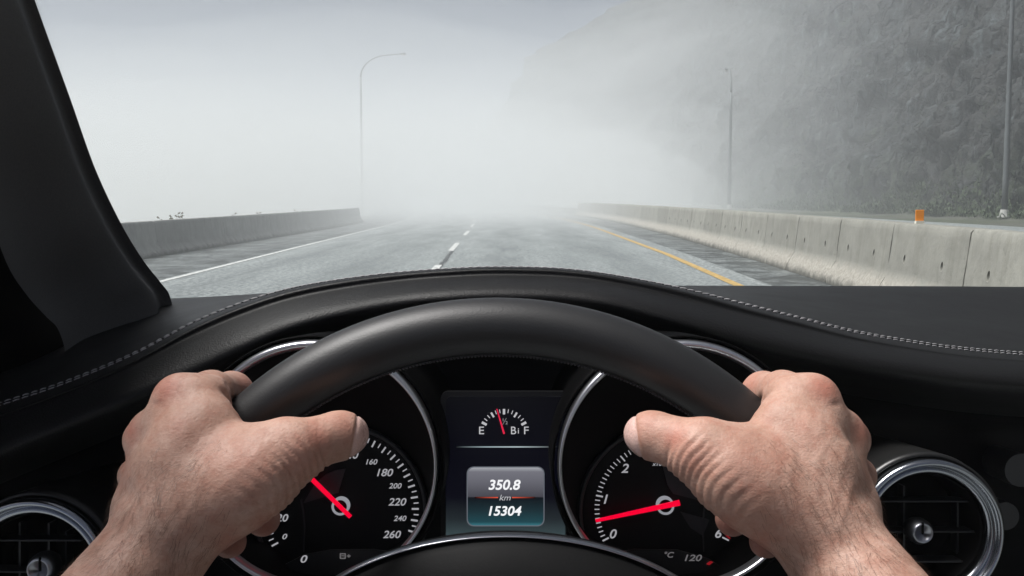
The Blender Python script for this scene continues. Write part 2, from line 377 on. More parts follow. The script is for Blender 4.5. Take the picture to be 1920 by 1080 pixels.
def barrier_mesh(L, H, mat, slots, seed):
    # profile (x across, z up): vertical sides, sloped toe; front = -x side
    s = H / .88
    prof = [(-.30, 0), (-.30, .075 * s), (-.17, .30 * s), (-.105, (.88 * s) - .025), (-.085, .88 * s), (.085, .88 * s), (.105, .88 * s - .025), (.17, .30 * s), (.30, .075 * s), (.30, 0)]
    n = 40; V = []; rr = random.Random(seed)
    dense = []
    for a, b in zip(prof[:-1], prof[1:]):
        k = max(1, int(math.hypot(b[0] - a[0], b[1] - a[1]) / .07))
        for i in range(k): dense.append((a[0] + (b[0] - a[0]) * i / k, a[1] + (b[1] - a[1]) * i / k))
    dense.append(prof[-1]); m = len(dense)
    for i in range(n + 1):
        y = (i / n - .5) * (L - .03)
        edge = .012 * (i in (0, n))
        for (x, z) in dense:
            q = Vector((x * 4, y * 4 + seed * 9.3, z * 4)); d = .006 * mnoise.noise(q * 1.5)
            if z < .4 * s and z > .01: d += .02 * max(0, mnoise.noise(q * 2.2) - .08) + .006 * mnoise.noise(q * 5)
            if z > H - .05: d2 = .008 * mnoise.noise(q * 4)
            else: d2 = 0
            sg = -1 if x < 0 else 1
            V.append((x - sg * (d + edge), y, max(0, z - abs(d2) - edge * (z > H - .05))))
    Fc = grid_faces(n + 1, m) + [tuple(range(m)), tuple(range(n * m, n * m + m))[::-1]]
    o = mesh('tmp', V, Fc, mat, origin=(0, 0, 0)); fixn(o)
    if slots:
        cut = MB()
        for yy in (-L * .25, L * .25):
            pts = [(-.13 + .0, yy + .034 * math.cos(a), .50 + .05 * math.sin(a)) for a in np.linspace(0, 2 * math.pi, 12, endpoint=False)]
            f = [(p[0] - .08, p[1], p[2]) for p in pts]; b = [(p[0] + .10, p[1], p[2]) for p in pts]
            cut.add(f + b, [tuple(range(12)), tuple(range(12, 24))[::-1]] + [(i, i + 12, (i + 1) % 12 + 12, (i + 1) % 12) for i in range(12)])
        c = cut.build('cut', None, smooth=False, origin=(0, 0, 0)); fixn(c)
        md = o.modifiers.new('b', 'BOOLEAN'); md.object = c; md.operation = 'DIFFERENCE'; md.solver = 'EXACT'
        dg = bpy.context.evaluated_depsgraph_get(); me = bpy.data.meshes.new_from_object(o.evaluated_get(dg))
        bpy.data.objects.remove(c)
    else: me = o.data.copy()
    bpy.data.objects.remove(o)
    me.polygons.foreach_set('use_smooth', [True] * len(me.polygons))
    tmp = bpy.data.objects.new('t', me); sharp(tmp, 40); bpy.data.objects.remove(tmp)
    return me
SEG = 2.55
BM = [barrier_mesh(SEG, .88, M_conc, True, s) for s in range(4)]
ORD = ['nearest', 'second nearest', 'third nearest', 'fourth nearest', 'fifth nearest', 'sixth nearest', 'seventh nearest', 'eighth nearest', 'ninth nearest', 'tenth nearest', 'eleventh nearest', 'twelfth nearest', 'thirteenth nearest', 'fourteenth nearest', 'fifteenth nearest', 'sixteenth nearest']
y = 6.95 - SEG; k = -1
while y < 70:
    xa, xb = float(x_bar(y)), float(x_bar(y + SEG)); dy = math.sqrt(SEG ** 2 - (xb - xa) ** 2); xb = float(x_bar(y + dy))
    o = bpy.data.objects.new('concrete_barrier', BM[k % 4]); COL.objects.link(o)
    o.location = ((xa + xb) / 2 + .30, y + dy / 2, .002); o.rotation_euler[2] = -math.atan2(xb - xa, dy); ORG[o.name] = np.array(o.location)
    if k < 0: lab = 'nearest grey concrete barrier block, beyond the right edge of the view'
    elif k < 16: lab = f'{ORD[k]} grey concrete barrier block in view in the right hand row' if k else 'grey concrete barrier block at the right edge, next to the one with the orange reflector'
    else: lab = 'far concrete barrier block almost lost in the fog at the end of the right row'
    setp(o, lab, 'concrete barrier', 'concrete barrier blocks right of the road')
    if k == 1: o['label'] = 'grey concrete barrier block that carries the orange reflector on its top'
    y += dy; k += 1
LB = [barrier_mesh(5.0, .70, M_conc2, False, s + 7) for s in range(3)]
y = 6.5; k = 0
while y < 51:
    L = 5.0; xa, xb = float(x_lbar(y)), float(x_lbar(y + L))
    o = bpy.data.objects.new('concrete_barrier', LB[k % 3]); COL.objects.link(o)
    o.location = ((xa + xb) / 2 - .3, y + L / 2, .002); o.rotation_euler = (0, 0, -math.atan2(xb - xa, L))
    ORG[o.name] = np.array(o.location)
    setp(o, [f'grey concrete wall section beside the left shoulder, hidden by the windscreen pillar', 'nearest hazy concrete wall section left of the road, by the pillar'][min(k, 1)] if k < 2 else
         f'{ORD[k - 1]} hazy concrete wall section along the left shoulder', 'concrete barrier', 'concrete wall sections left of the road')
    y += L; k += 1
o['label'] = 'last hazy wall section where the left concrete wall ends in fog'
# orange reflector on the barrier top
ry_ = 11.4; ro = (float(x_bar(ry_)) + .2, ry_); z0 = .882
rb = empty('barrier_reflector', (ro[0] + .1, ro[1], z0), label='orange rectangular reflector standing on top of the right concrete barrier', cat='reflector')
c0 = np.array(rb.location)
m = MB(); m.box(c0 + [0, 0, .015], .087, .05, .03); m.build('base', plain('reflector_base', (.75, .72, .62), .5), rb, smooth=False)
m = MB(); m.box(c0 + [0, 0, .088], .09, .012, .116); o = m.build('reflector_plate', NT('orange_reflector').set((.95, .30, .01), .35, Emission_Color=(0, 0, 0)), rb, smooth=False)
bv = o.modifiers.new('b', 'BEVEL'); bv.width = .003
# weeds showing over the left wall
mw = plain('dry_weed', (.16, .15, .1), .8)
for k, (px, py) in enumerate([(258, 428), (311, 410), (328, 404), (340, 410), (448, 403), (480, 402), (560, 397)]):
    D = 7.45 * F / (960 - px)
    base = np.array([(px - 960) / F * D, D, -.1]); mb = MB(); rr = random.Random(k); top = P(px, py, D)[2]
    for j in range(6):
        a = rr.uniform(-.35, .35); hh = (top + .1) * rr.uniform(.75, 1.05)
        pts = [base + np.array([rr.uniform(-.02, .02) + a * t * t * .5, rr.uniform(-.1, .1) * t, hh * t]) for t in np.linspace(0, 1, 5)]
        mb.tube(pts, [.006, .006, .005, .004, .002], 4)
        for q in range(3):
            p = pts[4 - q % 2] + np.array([0, 0, -.03 * q]); s = rr.choice((-1, 1)) * .07
            mb.add([p, p + [s * .5, 0, .05], p + [s, 0, .03], p + [s * .5, 0, .0]], [(0, 1, 2, 3)])
    mb.build('weed', mw, smooth=False, label=['thin dry weed behind the left wall, closest to the windscreen pillar', 'first of three close dry weeds above the left wall', 'middle of three close dry weeds above the left wall', 'last of three close dry weeds above the left wall', 'small dry weed midway along the left wall, next after the cluster of three', 'small dry weed second from the far end of the left wall', 'farthest tiny weed along the hazy left wall top'][k], cat='weed', group='weeds behind the left wall')
# ------------------------------------------------------------------ lamp posts
M_galv = plain('galvanised_steel', (.13, .14, .145), .5, .4, grain=(6, .2, .004)); M_lens = plain('lamp_lens', (.5, .5, .48), .2)
def lamp_post(x, y, z, H, adir, label, rbot=.1):
    r = empty('street_lamp', (x, y, z), label=label, cat='street lamp', group='lamp posts along the road')
    u = np.array([adir[0], adir[1], 0.]); u /= np.linalg.norm(u); sd = np.array([-u[1], u[0], 0.]); p0 = np.array([x, y, 0.])
    m = MB(); m.tube([(x, y, z + .02), (x, y, z + .05)], [.24, .24], 16); m.tube([(x, y, z + .05), (x, y, z + .28)], [.17, .125], 12); m.build('base', plain('footing', (.42, .42, .4), .8), r, smooth=False)
    zs = np.linspace(z + .05, z + H - 1.9, 8); top = z + H - 1.9
    m = MB(); m.tube([(x, y, q) for q in zs], list(np.linspace(rbot, rbot * .62, 8)), 14)
    m.build('pole', M_galv, r)
    m = MB(); arc = [p0 + u * 2.2 * (1 - math.cos(a)) + [0, 0, top + 1.75 * math.sin(a)] for a in np.linspace(0, R(84), 12)]
    arc.append(p0 + u * 3.3 + [0, 0, top + 1.86]); m.tube(arc, list(np.linspace(rbot * .6, .035, 13)), 10); m.build('arm', M_galv, r)
    e = np.array(arc[-1]); m = MB(); m.tube([e + u * t * .62 for t in (-.06, .05, .3, .55, .62)], [.045, .09, .12, .10, .03], 12)
    h = m.build('lamp_head', M_galv, r); m = MB(); m.box(e + u * .22 - [0, 0, .085], .36, .2, .05, ax=[u, sd, [0, 0, 1]]); m.build('lens', M_lens, h)
    return r
lamp_post(16.35, 35.5, .5, 10.2, (.1, 1), 'tall steel lamp post by the rock slope at the right edge of the view')
lamp_post((1366 - 960) / F * 68, 68, .5, 9.2, (.1, 1), 'fogged lamp post standing before the rock slope beyond the right barriers', .13)
lamp_post((680 - 960) / F * 88, 88, -.3, 13.2, (1, 0), 'fogged lamp post with a curved arm behind the left wall', .12)
# ------------------------------------------------------------------ car interior
CAR = empty('car', (0.35, .6, 0), label='dark car interior seen from the driver seat, with leather dashboard and chrome trimmed gauges', cat='car')
def leather(name, col, rough, scale=900, st=.25, spec=.35):
    t = NT(name); ob = t.coord(); v = t.n('TexVoronoi', Scale=float(scale)); t.l(ob, v.inputs['Vector'])
    n = t.noise(ob, 14, 4, .6); n2 = t.noise(ob, scale * .4, 3)
    c = t.mix(n, tuple(x * .75 for x in col), tuple(x * 1.25 for x in col))
    rr = t.math('ADD', t.math('MULTIPLY', n, .16), rough - .08)
    return t.set(c, rr, spec=spec, nrm=t.bump(t.math('ADD', v.outputs['Distance'], n2), st, .0004))
M_dash = leather('dashboard_leather', (.0065, .0065, .007), .5, 700, .4, .3)
M_rim = leather('rim_leather', (.012, .0125, .0135), .5, 1100, .12, .55)
M_black = plain('black_plastic', (.001, .001, .0012), .6, spec=.06)
M_hub = leather('hub_leather', (.005, .0052, .0055), .6, 900, .15, .14)
M_cloth = NT('pillar_fabric'); ob = M_cloth.coord(); n = M_cloth.noise(ob, 600, 4, .7); nb = M_cloth.noise(ob, 9, 3)
M_cloth = M_cloth.set(M_cloth.mix(M_cloth.math('ADD', M_cloth.math('MULTIPLY', n, .7), M_cloth.math('MULTIPLY', nb, .3)), (.08, .08, .082), (.18, .18, .186)), .95, spec=.15, nrm=M_cloth.bump(n, .5, .0006))
M_bezel = plain('bezel_chrome', (.70, .71, .74), .3, 1.0); M_chrome = plain('satin_chrome', (.72, .73, .76), .17, 1.0); M_satin = plain('satin_silver', (.42, .43, .46), .28, 1.0)
M_thread = plain('grey_thread', (.34, .33, .34), .85)
t = NT('dark_wood_trim'); ob = t.coord('Object', (1, 1, 7)); n = t.noise(ob, 5, 5, .6, 1.2)
M_wood = t.set(t.ramp(n, [(.4, (.001, .001, .0014)), (.62, (.004, .004, .005))]), .4, spec=.05)

def dash():
    xs = [-420, -200, 0, 120, 250, 360, 450, 540, 640, 750, 850, 935, 1050, 1150, 1280, 1400, 1500, 1600, 1700, 1800, 1920, 2120, 2400, 2700]
    S = [880, 828, 762, 722, 668, 610, 573, 546, 528, 515, 508, 505, 508, 520, 545, 575, 600, 625, 643, 657, 667, 678, 690, 700]
    SD = [.74, .76, .79, .80, .81, .82, .825, .83, .835, .84, .84, .84, .84, .84, .845, .86, .875, .89, .905, .92, .94, .96, .98, 1.0]
    Hh = [985, 930, 842, 792, 738, 690, 648, 610, 583, 563, 553, 550, 553, 566, 600, 632, 655, 676, 692, 706, 716, 728, 742, 755]
    A = [562] * 4 + [561, 558, 554, 550, 546, 543, 541, 540, 538, 537, 536, 536, 536, 536, 536.5, 537, 538, 539, 541, 543]
    rows = [[], [], [], [], [], [], [], [], []]
    for x, s, d, h, a in zip(xs, S, SD, Hh, A):
        e = (h - s)
        rows[0].append(P(960 + (x - 960) * .92, a + 26, 1.55)); rows[1].append(P(x, a, 1.36))
        rows[2].append(P(x, (a * .55 + s * .45) + (8 if 600 < x < 1300 else 0), (1.36 * .5 + d * .5)))
        rows[3].append(P(x, s + (-3.5), d + .015))
        rows[4].append(P(x, s + e * .28, d - .018))
        rows[5].append(P(x, h - e * .12, d - .045)); rows[6].append(P(x, h + 22, d - .042))
        rows[7].append(P(x, h + 48, d + .0)); rows[8].append(P(x, h + 66, d + .055))
    g = loft(rows, 300, 90)
    n = g.shape[0]
    db = mesh('dashboard', g.reshape(-1, 3), grid_faces(*g.shape[:2]), M_dash, CAR); db['label'] = 'black leather dashboard top with double row of grey stitching'
    if np.mean([p.normal.z for p in db.data.polygons]) < 0: db.data.flip_normals()
    # two rows of short raised threads either side of a seam along the crest
    r0 = 3 / 8 * 89
    def along(s):
        out = []; nn = []
        for j in range(300):
            colm = g[:, j]; ds = np.r_[0, np.cumsum(np.linalg.norm(np.diff(colm, axis=0), axis=1))]; t0 = np.interp(r0, np.arange(90), ds) + s
            out.append([np.interp(t0, ds, colm[:, c]) for c in range(3)])
            i = int(np.clip(np.searchsorted(ds, t0), 1, 88)); tj = g[i, min(j + 1, 299)] - g[i, max(j - 1, 0)]; v = np.cross(tj, g[i + 1, j] - g[i - 1, j]); v /= np.linalg.norm(v); nn.append(v if v[2] > 0 else -v)
        return crom(np.hstack([np.array(out), np.array(nn)]), 900)
    mb = MB()
    for row, s in enumerate((.0056, -.0046)):
        cv = along(s); tot = np.r_[0, np.cumsum(np.linalg.norm(np.diff(cv[:, :3], axis=0), axis=1))]; pos = .002 * row
        at_ = lambda q: np.array([np.interp(q, tot, cv[:, c]) for c in range(6)])
        while pos < tot[-1] - .01:
            a, m_, b = at_(pos), at_(pos + .0021), at_(pos + .0042); n_ = m_[3:] / np.linalg.norm(m_[3:])
            mb.tube([a[:3] - n_ * .0005, a[:3] + n_ * .0004, m_[:3] + n_ * .0007, b[:3] + n_ * .0004, b[:3] - n_ * .0005], [.0003, .0005, .00056, .0005, .0003], 5)
            pos += .0066
    mb.build('stitching', M_thread, db, kind='stuff')
    mb = MB(); mb.tube(along(-.0004)[::3, :3], .0006, 5); mb.build('seam', M_black, db)
    # lower front face behind the vents and the gauges
    rows2 = []
    for (yy, dd) in ((0, .05), (60, .085), (180, .075), (420, .05), (900, .0)):
        rows2.append([P(x, h + 52 + yy, d + dd) for x, h, d in zip(xs, Hh, SD)])
    g2 = loft(rows2, 160, 40)
    mesh('lower_panel', g2.reshape(-1, 3), grid_faces(*g2.shape[:2]), M_wood, db)
dash()

def ringset(name, c, radii, profile, mat, parent, n=96, rx=1, ry=1, **k):
    """ring swept round centre c=(px,py,d): profile = list of (radius px, depth offset m)"""
    V = []; m = len(profile)
    for i in range(n):
        a = 2 * math.pi * i / n
        for (r, dz) in profile: V.append(P(c[0] + rx * r * math.cos(a), c[1] + ry * r * math.sin(a), c[2]) + FW * dz)
    Fc = [(i * m + j, i * m + (j + 1) % m, ((i + 1) % n) * m + (j + 1) % m, ((i + 1) % n) * m + j) for i in range(n) for j in range(m)]
    o = mesh(name, V, Fc, mat, parent, **k); fixn(o); return o
def disc(name, c, r, mat, parent, rx=1, ry=1, dz=.004, n=72, **k):
    V = [P(c[0] + rx * r * math.cos(a), c[1] + ry * r * math.sin(a), c[2]) for a in np.linspace(0, 2 * math.pi, n, endpoint=False)]
    V += [v + FW * dz for v in V]
    o = mesh(name, V, [tuple(range(n)), tuple(range(n, 2 * n))[::-1]] + [(i, (i + 1) % n, (i + 1) % n + n, i + n) for i in range(n)], mat, parent, smooth=False, **k); fixn(o); return o
def poly(name, pts, d, mat, parent, dz=.0015, **k):
    n = len(pts); V = [P(x, y, d) for x, y in pts]; V += [v + FW * dz for v in V]
    o = mesh(name, V, [tuple(range(n)), tuple(range(n, 2 * n))[::-1]] + [(i, (i + 1) % n, (i + 1) % n + n, i + n) for i in range(n)], mat, parent, smooth=False, **k); fixn(o); return o
CAMROT = (R(90) - PITCH, 0, 0)
def text(name, s, px, py, d, h_px, mat, parent, shear=.25, bold=.012, stretch=1.15, rot=0):
    cu = bpy.data.curves.new(name, 'FONT'); cu.body = s; cu.align_x = 'CENTER'; cu.align_y = 'CENTER'
    cu.size = 1.0; cu.shear = shear; cu.offset = bold; cu.extrude = .01
    o = bpy.data.objects.new('tmp', cu); COL.objects.link(o)
    dg = bpy.context.evaluated_depsgraph_get(); me = bpy.data.meshes.new_from_object(o.evaluated_get(dg)); bpy.data.objects.remove(o)
    v = np.array([x.co for x in me.vertices]); mn, mx = v.min(0), v.max(0); v -= (mn + mx) / 2
    s0 = h_px * d / F / max(mx[1] - mn[1], 1e-3) * (1 if any(ch.isdigit() or ch.isupper() for ch in s) else .8)
    v[:, 0] *= s0 * stretch; v[:, 1] *= s0; v[:, 2] *= .02
    for a, b in zip(me.vertices, v): a.co = b
    me.materials.clear(); me.materials.append(mat); me.name = name
    o = bpy.data.objects.new(name, me); COL.objects.link(o); o.parent = parent
    wl = P(px, py, d); ORG[o.name] = wl; o.location = wl - ORG[parent.name]; o.rotation_euler = CAMROT
    return o
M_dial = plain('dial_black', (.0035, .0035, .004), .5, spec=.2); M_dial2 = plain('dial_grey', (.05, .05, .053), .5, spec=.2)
M_print = emis('dial_print', (.62, .62, .66), .55); M_red = emis('needle_red', (1, .0, .035), .95); M_reddim = emis('red_print', (.6, .02, .03), .4)
M_dim = emis('dim_print', (.5, .48, .5), .25)
GD = .79
def gauge(name, label, cx, cy, bez, sgn):
    g = disc(name, (cx, cy + 8, GD), 160, M_dial, CAR, ry=1.0); g['label'] = label
    ringset('dial_ring', (cx, cy + 10, GD - .002), None, [(156, 0), (160, -.004), (165, -.003), (166, .004), (156, .004)], plain('dial_ring_grey', (.03, .03, .033), .4), g)
    # cone shroud from chrome bezel back to the dial
    bx, by, br = bez; V = []; n = 96; prof = [(0, 0), (.35, .3), (.8, .8), (1, 1)]
    for i in range(n):
        a = 2 * math.pi * i / n; p0 = P(bx + (br - 4) * math.cos(a), by + (br - 2) * math.sin(a), .715); p1 = P(cx + 166 * math.cos(a), cy + 10 + 166 * math.sin(a), GD)
        for u, s_ in prof: V.append(p0 * (1 - u) + p1 * u)
    m = len(prof); o = mesh('shroud', V, [(i * m + j, i * m + j + 1, ((i + 1) % n) * m + j + 1, ((i + 1) % n) * m + j) for i in range(n) for j in range(m - 1)], M_black, g)
    V = []; n = 120
    for i in range(n):   # bezel: thick at the top, thin at the sides
        a = 2 * math.pi * i / n; up = max(0, -math.sin(a)); th = 4.5 + 5.5 * up + 2 * max(0, math.sin(a)) ** 2
        for r_, dz in ((br - th, .006), (br - th * .7, -.001), (br, -.005), (br + th * .6, -.002), (br + th, .006), (br, .012)):
            V.append(P(bx + r_ * math.cos(a), by + r_ * math.sin(a), .712) + FW * dz)
    o = mesh('bezel', V, [(i * 6 + j, i * 6 + (j + 1) % 6, ((i + 1) % n) * 6 + (j + 1) % 6, ((i + 1) % n) * 6 + j) for i in range(n) for j in range(6)], M_bezel, g); fixn(o)
    ringset('outer_bezel', (bx, by, .716), None, [(br + 11, 0), (br + 14, -.002), (br + 17, 0), (br + 12, .22), (br + 6, .22)], M_black, g)
    return g
def at(cx, cy, r, deg): return cx + r * math.cos(R(deg)), cy - r * math.sin(R(deg))
def ticks(g, cx, cy, r0, a0, a1, n, major, mat, name='tick_marks', ry=.97, wd=1.5):
    mb = MB()
    for i in range(n + 1):
        a = a0 + (a1 - a0) * i / n; mj = i % major == 0; r1 = r0 - (13 if mj else 9)
        u = np.array([math.cos(R(a)), -math.sin(R(a)) * ry]); p = np.array([-u[1], u[0]]) * (wd if mj else wd * .62); c = np.array([cx, cy])
        q = [c + u * r0 + p, c + u * r0 - p, c + u * r1 - p, c + u * r1 + p]
        v = [P(a_[0], a_[1], GD - .003) for a_ in q]; mb.add(v + [x + FW * .001 for x in v], [(0, 1, 2, 3), (7, 6, 5, 4), (0, 4, 5, 1), (1, 5, 6, 2), (2, 6, 7, 3), (3, 7, 4, 0)])
    return mb.build(name, mat, g, smooth=False, kind='stuff')
def needle(g, a, b, pivot, w0, w1):
    a, b = np.array(a, float), np.array(b, float); u = (b - a) / np.linalg.norm(b - a); p = np.array([-u[1], u[0]]); d = GD - .012
    m = MB(); q = [a + p * w0, a - p * w0, b - p * w1, b + p * w1]; v = [P(x, y, d) for x, y in q]
    m.add(v + [x + FW * .002 for x in v], [(0, 1, 2, 3), (7, 6, 5, 4), (0, 4, 5, 1), (1, 5, 6, 2), (2, 6, 7, 3), (3, 7, 4, 0)]); m.build('needle', M_red, g, smooth=False)
    ringset('pivot_ring', (*pivot, GD - .008), None, [(12.5, 0), (13, -.001), (16, -.001), (16.5, 0), (16.5, .006), (12.5, .006)], emis('pivot_grey', (.5, .51, .56), .55), g, n=48)
    disc('pivot', (*pivot, GD - .0075), 12, M_dial, g, dz=.006, n=40)
# speedometer
sp_ = gauge('speedometer', 'left round gauge, speed dial numbered to 260 with red needle', 638, 950, (588, 874, 229), 1)
ticks(sp_, 638, 955, 147, -27, 209, 52, 2, M_print)
angs = {260: -27, 240: -9.5, 220: 7, 200: 24.5, 180: 40.5, 160: 58, 140: 75, 120: 92, 100: 110, 80: 128, 60: 147, 40: 167, 20: 188}
pos = {260: (735, 1002), 240: (750, 972), 220: (745, 941), 200: (741, 911), 180: (722, 886), 160: (697, 866), 140: (657, 853), 20: (529, 971)}
for v, a in angs.items():
    big = v in (260, 220, 180, 140, 100, 60, 20); x, y = pos.get(v, at(638, 955, 106, a))
    text('numeral', str(v), x, y, GD - .003, 14 if big else 10, M_print, sp_, stretch=1.12)
text('numeral', '0', 534, 1006, GD - .003, 10, M_print, sp_, stretch=1.3)
text('numeral', '0', 570, 1048, GD - .03, 14, M_print, sp_, stretch=1.3)
m = MB()   # small fuel-flap symbol below the dial
for (x0, y0, x1, y1) in ((637, 1038, 639, 1048), (637, 1038, 648, 1039.5), (637, 1046.5, 648, 1048), (646, 1038, 648, 1048), (640, 1042, 645, 1043), (650, 1042.2, 657, 1043.6), (653, 1040, 654.5, 1046)):
    v = [P(x, y, GD - .03) for x, y in ((x0, y0), (x1, y0), (x1, y1), (x0, y1))]; m.add(v + [q + FW * .001 for q in v], [(0, 1, 2, 3), (7, 6, 5, 4), (0, 4, 5, 1), (1, 5, 6, 2), (2, 6, 7, 3), (3, 7, 4, 0)])
m.build('symbol', M_dim, sp_, smooth=False)
poly('dial_glare', [(568, 944), (590, 908), (610, 890), (628, 882), (648, 879), (634, 924)], GD - .0016, M_dial2, sp_)  # lighter grey patch painted in place of a reflection on the gauge glass
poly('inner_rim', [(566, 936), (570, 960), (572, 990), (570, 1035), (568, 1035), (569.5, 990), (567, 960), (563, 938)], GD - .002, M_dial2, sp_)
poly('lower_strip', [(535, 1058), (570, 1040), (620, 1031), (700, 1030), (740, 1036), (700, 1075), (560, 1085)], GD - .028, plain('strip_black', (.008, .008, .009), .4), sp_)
needle(sp_, (546, 861), (657, 970), (638, 950), 4.2, 3.6)
# rev counter
rv = gauge('rev_counter', 'right round gauge, engine speed dial with red needle resting near zero', 1248, 950, (1279, 874, 229), -1)
ticks(rv, 1248, 955, 133, 207.5, -27, 60, 10, M_print, wd=1.3)
for v, a in {0: 207.5, 1: 172, 2: 137, 3: 97, 4: 57, 5: 15, 6: -27}.items():
    x, y = {0: (1150, 1001), 1: (1136, 936), 2: (1172, 878), 6: (1347, 1000)}.get(v, at(1248, 955, 103, a))
    text('numeral', str(v), x, y, GD - .003, 17, M_print, rv, stretch=1.1)
text('lettering', 'x1000rpm', 1247, 871, GD - .003, 9, M_print, rv, stretch=1.2)
text('lettering', '°C', 1255, 1040, GD - .03, 11, M_dim, rv, stretch=1.2)
text('numeral', '120', 1300, 1046, GD - .03, 12, M_dim, rv, stretch=1.4)
poly('red_mark', [(1361, 1005), (1364, 1004), (1370, 1009), (1368, 1011)], GD - .003, M_reddim, rv)
poly('red_mark', [(1325, 1058), (1332, 1053), (1337, 1054), (1330, 1060)], GD - .03, M_reddim, rv)
poly('dial_glare', [(1243, 874), (1290, 886), (1330, 915), (1325, 942), (1262, 926), (1252, 910)], GD - .0016, M_dial2, rv)  # glass reflection put in as a grey shape on the dial
poly('dial_glare', [(1276, 960), (1330, 975), (1318, 1005), (1295, 990)], GD - .0016, M_dial2, rv)  # second, smaller glass reflection, also flat grey colour
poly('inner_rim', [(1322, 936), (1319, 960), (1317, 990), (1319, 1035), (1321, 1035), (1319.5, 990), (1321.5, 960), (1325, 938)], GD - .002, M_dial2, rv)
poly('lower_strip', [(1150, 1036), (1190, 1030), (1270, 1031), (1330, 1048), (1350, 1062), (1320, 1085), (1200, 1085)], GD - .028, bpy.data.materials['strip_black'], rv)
needle(rv, (1117, 977), (1275, 943), (1248, 949), 2.6, 5.0)
# centre display
t = NT('display_screen'); g_ = t.coord('Generated'); s_ = t.n('SeparateXYZ'); t.l(g_, s_.inputs[0])
cc = t.ramp(s_.outputs[2], [(0, (.085, .14, .145)), (.06, (.05, .078, .085)), (.2, (.016, .022, .026)), (.34, (.003, .003, .007)), (.6, (.002, .002, .005)), (1, (.001, .001, .002))])
M_scr = t.set((.002, .002, .003), .35, spec=.3, Emission_Color=cc, Emission_Strength=ES)
def rrect(x0, y0, x1, y1, r, bow=0):
    pts = []
    for cx, cy, a0 in ((x1 - r, y0 + r, -90), (x1 - r, y1 - r, 0), (x0 + r, y1 - r, 90), (x0 + r, y0 + r, 180)):
        for a in np.linspace(a0, a0 + 90, 7): pts.append((cx + r * math.cos(R(a)), cy + r * math.sin(R(a))))
    return pts
ds = poly('trip_display', rrect(836, 744, 1060, 1030, 9), .785, M_scr, CAR, dz=.006); ds['label'] = 'lit centre screen with fuel scale and the readings 350.8 km and 15304'
fr = poly('display_frame', rrect(826, 734, 1070, 1060, 14), .789, plain('frame_black', (.007, .007, .008), .4), ds, dz=.008)
DD = .782
M_txt = emis('screen_text', (.93, .94, .96), 1.0); M_txt2 = emis('screen_text_dim', (.62, .62, .65), .8)
text('lettering', '350.8', 946, 909, DD, 19, M_txt, ds, shear=.2, bold=.02, stretch=1.04)
text('lettering', '15304', 947, 958, DD, 18, M_txt, ds, shear=.2, bold=.02, stretch=1.06)
text('lettering', 'km', 947, 933, DD, 13, M_txt2, ds, shear=.25, bold=.0)
text('lettering', 'E', 903, 807, DD, 14, M_txt2, ds, shear=0, bold=0); text('lettering', 'F', 987, 807, DD, 14, M_txt2, ds, shear=0, bold=0)
text('lettering', 'B', 963, 807, DD, 14, M_txt2, ds, shear=0, bold=0, stretch=1); text('lettering', 'i', 972, 808, DD, 12, M_txt2, ds, shear=0, bold=0)
text('lettering', '½', 947, 790, DD, 15, plain_half if False else emis('half_print', (.5, .5, .52), .5), ds, shear=0, bold=0, stretch=.9)
t = NT('readout_tile'); g_ = t.coord('Generated'); s_ = t.n('SeparateXYZ'); t.l(g_, s_.inputs[0])
cc = t.ramp(s_.outputs[2], [(0, (.04, .17, .21)), (.06, (.015, .06, .075)), (.25, (.012, .03, .038)), (.48, (.006, .008, .012)), (.5, (.06, .06, .075)), (.75, (.13, .13, .155)), (.93, (.17, .17, .2)), (1, (.36, .37, .4))])
poly('readout_tile', rrect(877, 877, 1019, 985, 12), DD + .0015, t.set((0, 0, 0), .35, spec=.2, Emission_Color=cc, Emission_Strength=ES), ds, dz=.001)
poly('tile_edge', rrect(875, 875, 1021, 987, 13), DD + .0023, emis('tile_edge', (.2, .22, .26), .6), ds, dz=.0006)
t = NT('fading_line'); g_ = t.coord('Generated'); s_ = t.n('SeparateXYZ'); t.l(g_, s_.inputs[0])
cc = t.ramp(s_.outputs[0], [(0, 0), (.3, (.35, .45, .48)), (.6, (.5, .6, .63)), (1, 0)]); M_line = t.set((0, 0, 0), .4, spec=0, Emission_Color=cc, Emission_Strength=.8 * ES)
poly('divider', [(855, 837), (1046, 837), (1046, 839.2), (855, 839.2)], DD, M_line, ds, dz=.0005)
for x0, x1, rv_ in ((890, 934, False), (960, 1004, True)):
    t = NT('red_line'); g_ = t.coord('Generated'); s_ = t.n('SeparateXYZ'); t.l(g_, s_.inputs[0])
    cc = t.ramp(s_.outputs[0], [(0, 0), (1, (.75, .1, .05))] if not rv_ else [(0, (.75, .1, .05)), (1, 0)])
    poly('tile_line', [(x0, 932), (x1, 932), (x1, 934), (x0, 934)], DD, t.set((0, 0, 0), .4, spec=0, Emission_Color=cc, Emission_Strength=.9 * ES), ds, dz=.0005)
mb = MB()
for i in range(13):
    a = 152 - (152 - 28) * i / 12; mj = i % 3 == 0; wd = 2.2 if i in (0, 6, 12) else (1.7 if mj else .7); r0, r1 = 47, (47 - (10 if mj else 7))
    u = np.array([math.cos(R(a)), -math.sin(R(a))]); p = np.array([-u[1], u[0]]) * wd; c = np.array([945, 814])
    q = [c + u * r0 + p, c + u * r0 - p, c + u * r1 - p, c + u * r1 + p]; v = [P(a_[0], a_[1], DD) for a_ in q]
    mb.add(v + [x + FW * .0006 for x in v], [(0, 1, 2, 3), (7, 6, 5, 4), (0, 4, 5, 1), (1, 5, 6, 2), (2, 6, 7, 3), (3, 7, 4, 0)])
mb.build('fuel_scale', M_txt2, ds, smooth=False, kind='stuff')
poly('fuel_pointer', [(930.5, 767), (932.5, 766.5), (947, 813), (943.5, 814)], DD - .0006, emis('pointer_red', (.75, .02, .07), .9), ds, dz=.0004)

